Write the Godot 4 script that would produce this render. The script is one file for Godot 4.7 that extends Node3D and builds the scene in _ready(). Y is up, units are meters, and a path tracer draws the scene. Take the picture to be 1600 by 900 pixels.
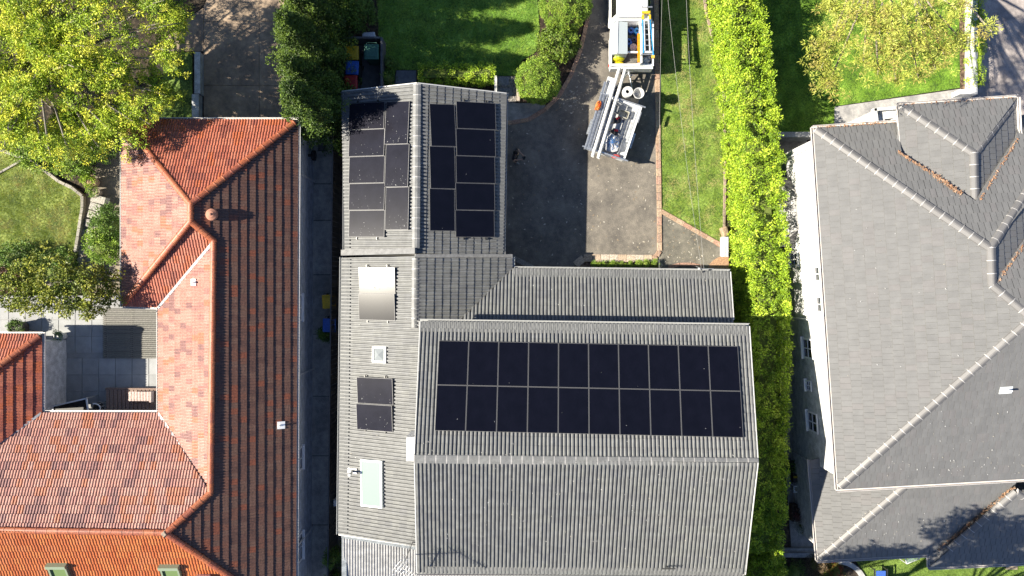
extends Node3D
# Drone view straight down on three houses. Pixel helpers: a pixel of the photograph plus the height of the thing gives its place.
const EYE := 33.0
const FOCAL := 1121.0
var M := {}
var used := {}
var rng := RandomNumberGenerator.new()
var noise := FastNoiseLite.new()

class MB:
	var V := PackedVector3Array()
	var N := PackedVector3Array()
	var C := PackedColorArray()
	var I := PackedInt32Array()
	var flat := false  # no index: every triangle has its own three vertices
	func tri(a: Vector3, b: Vector3, c: Vector3, col: Color, out := Vector3.ZERO) -> void:
		var n := (c - a).cross(b - a)
		if n.length_squared() < 1e-14:
			return
		n = n.normalized()
		var k := V.size()
		if out != Vector3.ZERO and n.dot(out) < 0.0:
			V.append_array([a, c, b]); n = -n
		else:
			V.append_array([a, b, c])
		N.append_array([n, n, n]); C.append_array([col, col, col])
		if not flat:
			I.append_array([k, k + 1, k + 2])
	func quad(a: Vector3, b: Vector3, c: Vector3, d: Vector3, col: Color, out := Vector3.ZERO) -> void:
		tri(a, b, c, col, out); tri(a, c, d, col, out)
	func box(t: Transform3D, s: Vector3, col: Color, taper := 1.0) -> void:
		var p := []
		for y in [-0.5, 0.5]:
			var f := taper if y > 0 else 1.0
			for q in [[-0.5, -0.5], [0.5, -0.5], [0.5, 0.5], [-0.5, 0.5]]:
				p.append(t * Vector3(q[0] * s.x * f, y * s.y, q[1] * s.z * f))
		quad(p[0], p[1], p[2], p[3], col, -t.basis.y)
		quad(p[4], p[5], p[6], p[7], col, t.basis.y)
		quad(p[0], p[1], p[5], p[4], col, -t.basis.z)
		quad(p[2], p[3], p[7], p[6], col, t.basis.z)
		quad(p[1], p[2], p[6], p[5], col, t.basis.x)
		quad(p[3], p[0], p[4], p[7], col, -t.basis.x)
	func bx(x0: float, y0: float, z0: float, x1: float, y1: float, z1: float, col: Color) -> void:
		box(Transform3D(Basis(), Vector3(x0 + x1, y0 + y1, z0 + z1) / 2.0), Vector3(absf(x1 - x0), absf(y1 - y0), absf(z1 - z0)), col)
	# a box with its top edges rounded off by r
	func softbox(t: Transform3D, s: Vector3, r: float, col: Color) -> void:
		var rings := []
		for lv in [[-0.5 * s.y, 0.0], [0.5 * s.y - r, 0.0], [0.5 * s.y - r * 0.3, r * 0.3], [0.5 * s.y, r]]:
			rings.append(ring(s.x / 2.0 - lv[1], s.z / 2.0 - lv[1], maxf(r * 0.9, 0.004), lv[0], t))
		for i in 3:
			var n: int = rings[i].size()
			for j in n:
				var k := (j + 1) % n
				var o: Vector3 = (rings[i][j] + rings[i][k]) / 2.0 - t.origin
				quad(rings[i][j], rings[i][k], rings[i + 1][k], rings[i + 1][j], col, o)
		var top: Vector3 = t * Vector3(0, 0.5 * s.y, 0)
		var bot: Vector3 = t * Vector3(0, -0.5 * s.y, 0)
		for j in rings[0].size():
			var k: int = (j + 1) % rings[0].size()
			tri(top, rings[3][j], rings[3][k], col, t.basis.y)
			tri(bot, rings[0][j], rings[0][k], col, -t.basis.y)
	func ring(hx: float, hz: float, r: float, y: float, t: Transform3D) -> Array:
		var o := []
		r = minf(r, minf(hx, hz))
		for q in 4:
			var cx: float = (hx - r) * [1, -1, -1, 1][q]
			var cz: float = (hz - r) * [1, 1, -1, -1][q]
			for k in 4:
				var a := PI / 2.0 * (q + k / 3.0)
				o.append(t * Vector3(cx + cos(a) * r, y, cz + sin(a) * r))
		return o
	func cyl(a: Vector3, b: Vector3, r0: float, r1: float, seg: int, col: Color, caps := true) -> void:
		var d := (b - a).normalized()
		var x := d.cross(Vector3.UP if absf(d.y) < 0.9 else Vector3.RIGHT).normalized()
		var y := d.cross(x)
		var k := V.size()
		for i in seg:
			var g := TAU * i / seg
			var e := x * cos(g) + y * sin(g)
			V.append_array([a + e * r0, b + e * r1]); N.append_array([e, e]); C.append_array([col, col])
		for i in seg:
			var j := (i + 1) % seg
			I.append_array([k + i * 2, k + i * 2 + 1, k + j * 2, k + j * 2, k + i * 2 + 1, k + j * 2 + 1])
		if caps:
			for i in seg:
				var e0 := x * cos(TAU * i / seg) + y * sin(TAU * i / seg)
				var e1 := x * cos(TAU * (i + 1) / seg) + y * sin(TAU * (i + 1) / seg)
				tri(b, b + e0 * r1, b + e1 * r1, col, d)
				tri(a, a + e0 * r0, a + e1 * r0, col, -d)
	func tube(pts: Array, r: float, seg: int, col: Color) -> void:
		for i in pts.size() - 1:
			cyl(pts[i], pts[i + 1], r, r, seg, col, i == 0 or i == pts.size() - 2)
	# rings of revolution round the y axis of t; prof = [[radius, y], ...] from the bottom up
	func lathe(t: Transform3D, prof: Array, seg: int, col: Color) -> void:
		for i in prof.size() - 1:
			for j in seg:
				var g0 := TAU * j / seg
				var g1 := TAU * (j + 1) / seg
				var a := t * Vector3(cos(g0) * prof[i][0], prof[i][1], sin(g0) * prof[i][0])
				var b := t * Vector3(cos(g1) * prof[i][0], prof[i][1], sin(g1) * prof[i][0])
				var c := t * Vector3(cos(g1) * prof[i + 1][0], prof[i + 1][1], sin(g1) * prof[i + 1][0])
				var d := t * Vector3(cos(g0) * prof[i + 1][0], prof[i + 1][1], sin(g0) * prof[i + 1][0])
				var gm := (g0 + g1) / 2.0
				var dr: float = prof[i + 1][0] - prof[i][0]
				var dy: float = prof[i + 1][1] - prof[i][1]
				var o: Vector3 = t.basis * Vector3(cos(gm) * dy, -dr, sin(gm) * dy)
				quad(a, b, c, d, col, o)
	func prism(pts: Array, y0: float, y1: float, col: Color) -> void:
		var p2 := PackedVector2Array()
		for p in pts:
			p2.append(Vector2(p.x, p.z))
		var ix := Geometry2D.triangulate_polygon(p2)
		for i in range(0, ix.size(), 3):
			var q := []
			for j in 3:
				q.append(Vector3(p2[ix[i + j]].x, y1, p2[ix[i + j]].y))
			tri(q[0], q[1], q[2], col, Vector3.UP)
		var cw := Geometry2D.is_polygon_clockwise(p2)
		for i in p2.size():
			var a := p2[i]
			var b := p2[(i + 1) % p2.size()]
			var e := b - a
			var o := Vector3(e.y, 0, -e.x) * (1.0 if cw else 1.0)
			var mid := (a + b) / 2.0 + Vector2(o.x, o.z).normalized() * 0.003
			if Geometry2D.is_point_in_polygon(mid, p2):
				o = -o
			quad(Vector3(a.x, y0, a.y), Vector3(b.x, y0, b.y), Vector3(b.x, y1, b.y), Vector3(a.x, y1, a.y), col, o)
	func stamp(t: Transform3D, v: PackedVector3Array, n: PackedVector3Array, c: PackedColorArray) -> void:
		V.append_array(t * v)
		N.append_array(Transform3D(t.basis.orthonormalized(), Vector3.ZERO) * n)
		C.append_array(c)
	func mesh(off := Vector3.ZERO) -> ArrayMesh:
		var a := []
		a.resize(Mesh.ARRAY_MAX)
		a[Mesh.ARRAY_VERTEX] = Transform3D(Basis(), -off) * V if off != Vector3.ZERO else V
		a[Mesh.ARRAY_NORMAL] = N
		a[Mesh.ARRAY_COLOR] = C
		if not flat:
			a[Mesh.ARRAY_INDEX] = I
		var m := ArrayMesh.new()
		if V.size():
			m.add_surface_from_arrays(Mesh.PRIMITIVE_TRIANGLES, a)
		return m

func P(px: float, py: float, y := 0.0) -> Vector3:
	var k := (EYE - y) / FOCAL
	return Vector3((px - 800.0) * k, y, (py - 450.0) * k)
func PL(list: Array, y := 0.0) -> Array:
	var o := []
	for q in list:
		o.append(P(q[0], q[1], y))
	return o
# where the line through a pixel meets a plane
func RP(px: float, py: float, pl: Plane) -> Vector3:
	var e := Vector3(0, EYE, 0)
	var d := (P(px, py, 0.0) - e)
	var hit = pl.intersects_ray(e, d)
	return hit if hit != null else P(px, py, 0.0)
# a roof plane through a point, rising in the horizontal direction up
func slope(p: Vector3, up: Vector3, rise: float) -> Plane:
	var u := up.normalized()
	return Plane((Vector3.UP - u * rise).normalized(), p)
func G(v: float) -> Color:
	return Color(v, v, v)
func at(pos: Vector3, yaw := 0.0) -> Transform3D:
	return Transform3D(Basis(Vector3.UP, yaw), pos)

func numbered(n: String) -> String:
	var k: int = used.get(n, 0)
	used[n] = k + 1
	return n if k == 0 else "%s_%03d" % [n, k]
func thing(called: String, label: String, category: String, pos := Vector3.ZERO, group := "") -> Node3D:
	var o := Node3D.new()
	o.name = numbered(called)
	add_child(o)
	o.position = pos
	tag(o, label, category, group)
	return o
func tag(o: Node, label: String, category: String, group := "", kind := "") -> void:
	if label: o.set_meta("label", label)
	if category: o.set_meta("category", category)
	if group: o.set_meta("group", group)
	if kind: o.set_meta("kind", kind)
func base_of(n: Node) -> Vector3:
	var o := Vector3.ZERO
	while n != self and n != null:
		o += n.position
		n = n.get_parent()
	return o
# commits a builder (world coordinates) as one named part under parent
func part(parent: Node, called: String, mb: MB, mat: String) -> MeshInstance3D:
	var o := MeshInstance3D.new()
	o.name = called
	o.mesh = mb.mesh(base_of(parent))
	o.material_override = null
	if o.mesh.get_surface_count():
		o.mesh.surface_set_material(0, M[mat])
	parent.add_child(o, true)
	return o
func whole(called: String, mb: MB, mat: String, label: String, category: String, group := "", kind := "") -> MeshInstance3D:
	var o := MeshInstance3D.new()
	o.name = numbered(called)
	var lo := Vector3(1e9, 1e9, 1e9)
	var hi := -lo
	for v in mb.V:
		lo = lo.min(v); hi = hi.max(v)
	var c := Vector3((lo.x + hi.x) / 2.0, lo.y, (lo.z + hi.z) / 2.0)
	o.mesh = mb.mesh(c)
	o.mesh.surface_set_material(0, M[mat])
	add_child(o)
	o.position = c
	tag(o, label, category, group, kind)
	return o
func structure(called: String, mb: MB, mat: String) -> MeshInstance3D:
	var o := MeshInstance3D.new()
	o.name = numbered(called)
	o.mesh = mb.mesh()
	o.mesh.surface_set_material(0, M[mat])
	add_child(o)
	o.set_meta("kind", "structure")
	return o
func sheet(called: String, pts: Array, y: float, col: Color, mat: String, low := -0.06) -> MeshInstance3D:
	var b := MB.new()
	b.prism(PL(pts, y), low, y, col)
	return structure(called, b, mat)

# ---------- computed textures: grain and stains round a mean near 0.85
func grain(sd: int, size: int, layers: Array, lo: float, hi: float, tint := Color.WHITE) -> ImageTexture:
	var img := Image.create(size, size, false, Image.FORMAT_RGB8)
	var data := PackedByteArray(); data.resize(size * size * 3)
	var ims := []
	for i in layers.size():
		var f := FastNoiseLite.new()
		f.seed = sd + i * 17
		f.noise_type = FastNoiseLite.TYPE_SIMPLEX_SMOOTH
		f.frequency = layers[i][0] / float(size)
		f.fractal_octaves = layers[i][2]
		ims.append(f.get_seamless_image(size, size).get_data())
	for p in size * size:
		var v := 0.0
		for i in layers.size():
			v += (ims[i][p] / 255.0 - 0.5) * layers[i][1]
		v = clampf(0.5 + v, 0.0, 1.0)
		var c := lerpf(lo, hi, v)
		data[p * 3] = int(clampf(c * lerpf(tint.r, 1.0, v), 0, 1) * 255)
		data[p * 3 + 1] = int(clampf(c * lerpf(tint.g, 1.0, v), 0, 1) * 255)
		data[p * 3 + 2] = int(clampf(c * lerpf(tint.b, 1.0, v), 0, 1) * 255)
	img = Image.create_from_data(size, size, false, Image.FORMAT_RGB8, data)
	return ImageTexture.create_from_image(img)
func mat(called: String, rough: float, tex: Texture2D = null, metres := 2.0, metal := 0.0, spec := 0.5) -> StandardMaterial3D:
	var m := StandardMaterial3D.new()
	m.resource_name = called
	m.vertex_color_use_as_albedo = true
	m.roughness = rough
	m.metallic = metal
	m.metallic_specular = spec
	if tex:
		m.albedo_texture = tex
		m.uv1_triplanar = true
		m.uv1_world_triplanar = true
		m.uv1_scale = Vector3.ONE / metres
	M[called] = m
	return m
func bump(m: StandardMaterial3D, tex: Texture2D, cm: float) -> void:
	m.heightmap_enabled = true
	m.heightmap_texture = tex
	m.heightmap_scale = cm

func materials() -> void:
	var fine := grain(3, 512, [[60, 1.2, 3], [8, 0.9, 4]], 0.72, 1.0)
	var rough := grain(11, 512, [[90, 1.5, 2], [12, 1.0, 4]], 0.6, 1.0)
	var stain := grain(23, 1024, [[140, 0.8, 2], [24, 0.6, 4], [5, 0.9, 5]], 0.70, 1.0, Color(0.96, 0.97, 1.0))
	var soil := grain(31, 512, [[80, 1.8, 3], [9, 1.2, 4]], 0.35, 1.0, Color(0.8, 0.75, 0.7))
	var grass := grain(41, 1024, [[200, 1.5, 2], [30, 0.9, 4], [4, 0.9, 4]], 0.4, 1.0, Color(0.85, 1.0, 0.7))
	var lich := grain(53, 512, [[110, 2.4, 3], [16, 1.0, 4]], 0.38, 1.0, Color(0.9, 0.88, 0.86))
	var faint := grain(71, 512, [[60, 1.2, 3], [7, 1.0, 4]], 0.78, 1.0)
	mat("matte", 0.85, fine, 1.7)
	mat("wall", 0.8, fine, 3.1)
	var t := mat("tile_grey", 0.55, faint, 2.3, 0.0, 0.42)
	t = mat("tile_red", 0.5, lich, 1.3)
	t = mat("tile_slate", 0.46, grain(83, 512, [[70, 1.0, 3], [5, 1.0, 4]], 0.9, 1.0), 2.9)
	mat("metal_sheet", 0.32, fine, 2.7, 0.25)
	mat("paint", 0.35)
	mat("gloss", 0.2)
	mat("anodised", 0.55, null, 1.0, 0.3)
	mat("alu", 0.38, fine, 0.9, 0.75)
	mat("rubber", 0.8)
	mat("plastic", 0.45, fine, 0.7)
	var p := mat("panel_glass", 0.13, null, 1.0, 0.0, 0.36)
	p.albedo_texture = grain(67, 512, [[40, 0.6, 3], [6, 1.0, 3]], 0.82, 1.0)
	p.uv1_triplanar = true; p.uv1_world_triplanar = true; p.uv1_scale = Vector3.ONE / 4.0
	mat("speck", 0.8)
	var g := mat("glass_dark", 0.06)
	g.metallic_specular = 0.6
	mat("glass_pale", 0.35, null, 1.0, 0.0, 0.18)
	t = mat("concrete", 0.85, stain, 6.3)
	bump(t, rough, 0.4)
	mat("paver", 0.85, grain(91, 512, [[80, 1.0, 3], [6, 0.8, 4]], 0.86, 1.0), 3.3)
	t = mat("asphalt", 0.85, stain, 7.7)
	bump(t, rough, 0.6)
	t = mat("soil", 0.95, soil, 1.9)
	bump(t, soil, 3.0)
	t = mat("lawn", 0.95, grass, 3.7)
	bump(t, grass, 3.0)
	t = mat("stone", 0.8, rough, 1.1)
	bump(t, rough, 0.8)
	t = mat("wood", 0.75, fine, 0.8)
	t = mat("bark", 0.95, rough, 0.6)
	t = mat("leaf", 0.5, null, 1.0, 0.0, 0.4)
	t.backlight_enabled = true
	t.backlight = Color(0.28, 0.3, 0.12)
	t.cull_mode = BaseMaterial3D.CULL_DISABLED
	t = mat("blade", 0.7)
	t.backlight_enabled = true
	t.backlight = Color(0.25, 0.3, 0.1)
	t.cull_mode = BaseMaterial3D.CULL_DISABLED
	mat("skin", 0.55)
	mat("cloth", 0.9, fine, 0.4)
	var gl := mat("pane", 0.05)
	gl.transparency = BaseMaterial3D.TRANSPARENCY_ALPHA
	gl.albedo_color = Color(0.8, 0.9, 0.95, 0.25)
	gl.vertex_color_use_as_albedo = false

func _ready() -> void:
	rng.seed = 7
	noise.seed = 5
	noise.frequency = 1.0
	noise.fractal_octaves = 2
	# camera straight down, the top of the picture is -z
	var cam := Camera3D.new()
	cam.name = "camera"
	cam.position = Vector3(0, EYE, 0)
	cam.rotation_degrees = Vector3(-90, 0, 0)
	cam.fov = rad_to_deg(2.0 * atan(450.0 / FOCAL))
	cam.far = 300.0
	cam.current = true
	add_child(cam)
	var env := Environment.new()
	env.background_mode = Environment.BG_SKY
	var sky := ProceduralSkyMaterial.new()
	sky.sky_top_color = Color(0.36, 0.47, 0.66)
	sky.sky_horizon_color = Color(0.74, 0.79, 0.85)
	sky.sky_curve = 0.12
	sky.ground_bottom_color = Color(0.25, 0.25, 0.22)
	sky.ground_horizon_color = Color(0.5, 0.55, 0.55)
	sky.sky_energy_multiplier = 0.70
	sky.sun_angle_max = 35.0
	sky.sun_curve = 0.15
	env.sky = Sky.new()
	env.sky.sky_material = sky
	env.tonemap_mode = Environment.TONE_MAPPER_LINEAR
	env.tonemap_exposure = 2.75
	env.sdfgi_enabled = true
	env.ssao_enabled = true
	env.ssil_enabled = true
	var we := WorldEnvironment.new()
	we.name = "world"
	we.environment = env
	add_child(we)
	var sun := DirectionalLight3D.new()
	sun.name = "sun"
	sun.light_color = Color(1.0, 0.965, 0.895)
	sun.light_energy = 1.6
	sun.light_angular_distance = 0.5
	sun.shadow_enabled = true
	var el := deg_to_rad(37.0)
	var az := deg_to_rad(3.3)
	var dir := Vector3(cos(el) * cos(az), -sin(el), -cos(el) * sin(az))
	sun.basis = Basis.looking_at(dir, Vector3.UP)
	add_child(sun)
	materials()
	clumps()
	tiles()
	grounds()
	main_house()
	red_house()
	slate_house()
	panels()
	gardens()
	yards()
	ute()
	trailer()
	props()
	person()
	litter()

# ================= roofs: every tile is geometry; the 300 nearest the eye of each house are parts, the rest one mesh
var TK := {}       # tile kinds: width, gauge, triangles in (u, v, n)
var tint_mesh := {}
const PAL := {
	"grey": [Color(0.1691, 0.1738, 0.1748), Color(0.1767, 0.1805, 0.1805), Color(0.1615, 0.1662, 0.1681), Color(0.1824, 0.1852, 0.1843), Color(0.1539, 0.1596, 0.1625)],
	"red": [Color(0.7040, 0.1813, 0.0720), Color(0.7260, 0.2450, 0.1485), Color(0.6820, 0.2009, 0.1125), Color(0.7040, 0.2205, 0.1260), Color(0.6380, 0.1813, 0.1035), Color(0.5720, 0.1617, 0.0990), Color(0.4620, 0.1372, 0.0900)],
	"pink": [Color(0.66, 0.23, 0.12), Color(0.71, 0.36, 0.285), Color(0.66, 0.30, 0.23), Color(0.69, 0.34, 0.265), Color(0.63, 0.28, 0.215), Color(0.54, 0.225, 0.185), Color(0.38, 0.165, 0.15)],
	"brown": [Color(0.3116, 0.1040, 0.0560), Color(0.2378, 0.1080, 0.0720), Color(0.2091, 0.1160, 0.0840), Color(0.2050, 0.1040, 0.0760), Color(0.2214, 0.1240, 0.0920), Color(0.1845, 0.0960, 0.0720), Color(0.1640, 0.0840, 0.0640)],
	"orange": [Color(0.8056, 0.2300, 0.0612), Color(0.7632, 0.2050, 0.0553), Color(0.8374, 0.2600, 0.0723), Color(0.7208, 0.1850, 0.0493), Color(0.7844, 0.2400, 0.0808)],
	"slate": [Color(0.155, 0.153, 0.153), Color(0.158, 0.156, 0.156), Color(0.152, 0.150, 0.151), Color(0.155, 0.153, 0.153), Color(0.160, 0.158, 0.158), Color(0.148, 0.146, 0.147)],
}
func tiles() -> void:
	var roll := [[0, 0], [0.17, 0], [0.25, 0.036], [0.36, 0.049], [0.72, 0.049], [0.84, 0.036], [0.92, 0], [1, 0]]
	var flute := [[0, 0], [0.18, 0.004], [0.34, 0.02], [0.52, 0.026], [0.7, 0.021], [0.88, 0.004], [1, 0]]
	TK["grey"] = tile_kind(0.30, 0.335, double(roll), 0.022, 0.0)
	TK["red"] = tile_kind(0.232, 0.335, double(flute), 0.033, 0.5)
	TK["slate"] = tile_kind(0.222, 0.375, [[0, -0.02], [0.04, -0.02], [0.055, 0], [0.5, 0.001], [1.0, 0.0]], 0.018, 0.5)
func double(p: Array) -> Array:
	var o := []
	for k in 2:
		for q in p:
			if k == 0 or q[0] > 0:
				o.append([(q[0] + k) / 2.0, q[1]])
	return o
func tile_kind(w: float, g: float, prof: Array, butt: float, stagger: float) -> Dictionary:
	var rows := [[0.0, -0.01, 0.0], [0.004, butt, 1.0], [g, 0.0, 1.0]]
	var tr := PackedVector3Array()
	for i in prof.size() - 1:
		for r in 2:
			var a := Vector3(prof[i][0] * w, rows[r][0], rows[r][1] + prof[i][1] * rows[r][2])
			var b := Vector3(prof[i + 1][0] * w, rows[r][0], rows[r][1] + prof[i + 1][1] * rows[r][2])
			var c := Vector3(prof[i + 1][0] * w, rows[r + 1][0], rows[r + 1][1] + prof[i + 1][1] * rows[r + 1][2])
			var d := Vector3(prof[i][0] * w, rows[r + 1][0], rows[r + 1][1] + prof[i][1] * rows[r + 1][2])
			tr.append_array([a, b, c, a, c, d])
	var v := PackedVector3Array()
	var n := PackedVector3Array()
	for i in range(0, tr.size(), 3):
		var q := []
		for j in 3:
			q.append(Vector3(tr[i + j].x, tr[i + j].z, -tr[i + j].y))
		var nn: Vector3 = (q[2] - q[0]).cross(q[1] - q[0]).normalized()
		if nn.y < 0:
			v.append_array([q[0], q[2], q[1]]); nn = -nn
		else:
			v.append_array(q)
		n.append_array([nn, nn, nn])
	return {"w": w, "g": g, "prof": prof, "butt": butt, "stagger": stagger, "tr": tr, "v": v, "n": n}
func tinted(kind: String, pal: String, i: int, mat_name: String) -> ArrayMesh:
	var key := "%s/%s/%d" % [kind, pal, i]
	if not tint_mesh.has(key):
		var b := MB.new()
		b.flat = true
		b.V = TK[kind].v; b.N = TK[kind].n
		var c := PackedColorArray(); c.resize(b.V.size()); c.fill(PAL[pal][i])
		b.C = c
		var m := b.mesh()
		m.surface_set_material(0, M[mat_name])
		tint_mesh[key] = m
	return tint_mesh[key]
func new_roof() -> Dictionary:
	var st := MB.new()
	st.flat = true
	return {"full": [], "stuff": st, "deck": MB.new(), "caps": []}
func frame_of(pl: Plane) -> Array:
	var n := pl.normal
	var v := (Vector3.UP - n * n.y).normalized()
	return [v.cross(n), v, n]
# lays tiles on the polygon (pixels on plane pl); covers = pixel polygons where panels hide the tiles from view
func face(R: Dictionary, pl: Plane, px: Array, kind: String, pal: String, patch := 0.5, covers := []) -> Array:
	var fr := frame_of(pl)
	var u: Vector3 = fr[0]; var v: Vector3 = fr[1]; var n: Vector3 = fr[2]
	var w3 := []
	for q in px:
		w3.append(RP(q[0], q[1], pl))
	var low := 1e9
	var o: Vector3 = w3[0]
	for p in w3:
		if p.y < low:
			low = p.y; o = p
	var poly := PackedVector2Array()
	for p in w3:
		poly.append(Vector2((p - o).dot(u), (p - o).dot(v)))
	var lo := Vector2(1e9, 1e9); var hi := Vector2(-1e9, -1e9)
	for p in poly:
		lo = lo.min(p); hi = hi.max(p)
	var cov := []
	for c in covers:
		var cp := PackedVector2Array()
		for q in c:
			var p := RP(q[0], q[1], pl)
			cp.append(Vector2((p - o).dot(u), (p - o).dot(v)))
		cov.append(cp)
	var pieces := Geometry2D.decompose_polygon_in_convex(poly)
	var K: Dictionary = TK[kind]
	var w: float = K.w; var g: float = K.g
	var nt: int = PAL[pal].size()
	var st: MB = R.stuff
	var rows := int(ceil((hi.y - lo.y) / g)) + 1
	for r in rows:
		var v0: float = lo.y + r * g - 0.02
		var sh: float = K.stagger * w * (r % 2)
		for c in range(-1, int(ceil((hi.x - lo.x) / w)) + 2):
			var u0: float = lo.x + c * w - sh
			var inside := 0
			for q in [Vector2(u0, v0), Vector2(u0 + w, v0), Vector2(u0, v0 + g), Vector2(u0 + w, v0 + g)]:
				if Geometry2D.is_point_in_polygon(q, poly):
					inside += 1
			var mid := Vector2(u0 + w / 2, v0 + g / 2)
			if inside == 0 and not Geometry2D.is_point_in_polygon(mid, poly):
				continue
			var wp := o + u * mid.x + v * mid.y
			var nz := noise.get_noise_3d(wp.x * 0.9, wp.y, wp.z * 0.9) * patch + 0.5 + rng.randfn(0.0, 0.24)
			var ti := clampi(int(nz * nt), 0, nt - 1)
			var tilt := Basis(n, rng.randf_range(-0.007, 0.007)) * Basis(u, rng.randf_range(-0.006, 0.006))
			var tf := Transform3D(tilt * Basis(u, n, -v), o + u * u0 + v * v0 + n * rng.randf_range(0.0, 0.005))
			if inside == 4:
				var hid := false
				for cp in cov:
					if Geometry2D.is_point_in_polygon(mid, cp):
						hid = true
				R.full.append([Vector3(0, EYE, 0).distance_squared_to(wp) + (1e6 if hid else 0.0), tf, ti, kind, pal])
			else:
				for pc in pieces:
					clip_tile(st, K.tr, tf, u0, v0, pc, PAL[pal][ti])
	# the boards under the tiles
	var dk: MB = R.deck
	var ix := Geometry2D.triangulate_polygon(poly)
	for i in range(0, ix.size(), 3):
		for s in [-0.02, -0.12]:
			dk.tri(w3[ix[i]] + n * s, w3[ix[i + 1]] + n * s, w3[ix[i + 2]] + n * s, Color(0.16, 0.15, 0.14), n if s > -0.1 else -n)
	for i in w3.size():
		var a: Vector3 = w3[i]; var b: Vector3 = w3[(i + 1) % w3.size()]
		dk.quad(a - n * 0.02, b - n * 0.02, b - n * 0.12, a - n * 0.12, Color(0.3, 0.3, 0.3), (b - a).cross(n))
	return w3
func clip_tile(st: MB, tr: PackedVector3Array, tf: Transform3D, u0: float, v0: float, pc: PackedVector2Array, col: Color) -> void:
	var np := pc.size()
	var cw := 1.0 if Geometry2D.is_polygon_clockwise(pc) else -1.0
	for i in range(0, tr.size(), 3):
		var poly := [tr[i], tr[i + 1], tr[i + 2]]
		for e in np:
			var a := pc[e] - Vector2(u0, v0)
			var d := pc[(e + 1) % np] - pc[e]
			var keep := []
			var m := poly.size()
			var all := true
			var ds := []
			for p in poly:
				var s: float = (d.x * (p.y - a.y) - d.y * (p.x - a.x)) * -cw
				ds.append(s)
				if s < 0.0: all = false
			if all:
				continue
			for j in m:
				var k := (j + 1) % m
				if ds[j] >= 0.0:
					keep.append(poly[j])
				if (ds[j] >= 0.0) != (ds[k] >= 0.0):
					keep.append(poly[j].lerp(poly[k], ds[j] / (ds[j] - ds[k])))
			poly = keep
			if poly.size() < 3:
				break
		if poly.size() < 3:
			continue
		var w := []
		for p in poly:
			w.append(tf * Vector3(p.x, p.z, -p.y))
		for j in range(1, w.size() - 1):
			st.tri(w[0], w[j], w[j + 1], col, tf.basis.y)
# commits roof: boards, 300 tiles, the remaining tiles as one, and the caps
func close_roof(R: Dictionary, house: Node3D, mat_name: String, keep := 300) -> MeshInstance3D:
	var roof := part(house, "roof", R.deck, "matte")
	R.full.sort_custom(func(a, b): return a[0] < b[0])
	var off := base_of(roof)
	for i in R.full.size():
		var f: Array = R.full[i]
		if i < keep and f[0] < 1e5:
			var o := MeshInstance3D.new()
			o.name = "tile"
			o.mesh = tinted(f[3], f[4], f[2], mat_name)
			o.transform = Transform3D(f[1].basis, f[1].origin - off)
			roof.add_child(o, true)
		else:
			var c := PackedColorArray(); c.resize(TK[f[3]].v.size()); c.fill(PAL[f[4]][f[2]])
			R.stuff.stamp(f[1], TK[f[3]].v, TK[f[3]].n, c)
	var s := part(roof, "roof_tiles", R.stuff, mat_name)
	s.set_meta("kind", "stuff")
	return roof
var cap_mesh := {}
# ridge and hip caps from a to b, each a part of the roof; bed = colour of the mortar joint
func caps(roof: Node3D, a: Vector3, b: Vector3, style: String, cols: Array, mat_name: String, step := 0.40, lift := 0.05) -> void:
	var n := maxi(1, roundi(a.distance_to(b) / step))
	var d := (b - a) / n
	var x := d.normalized()
	var z := x.cross(Vector3.UP).normalized()
	var y := z.cross(x)
	var off := base_of(roof)
	for i in n:
		var ci := rng.randi() % cols.size()
		var key := "%s%d%s" % [style, ci, mat_name + str(cols[ci])]
		if not cap_mesh.has(key):
			var m := cap_shape(style, cols[ci]).mesh()
			m.surface_set_material(0, M[mat_name])
			cap_mesh[key] = m
		var o := MeshInstance3D.new()
		o.name = "ridge_cap"
		o.mesh = cap_mesh[key]
		var w := Basis(x * d.length(), y, z) * Basis(Vector3.RIGHT, rng.randf_range(-0.03, 0.03))
		o.transform = Transform3D(w, a + d * i + y * lift - off)
		roof.add_child(o, true)
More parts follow.
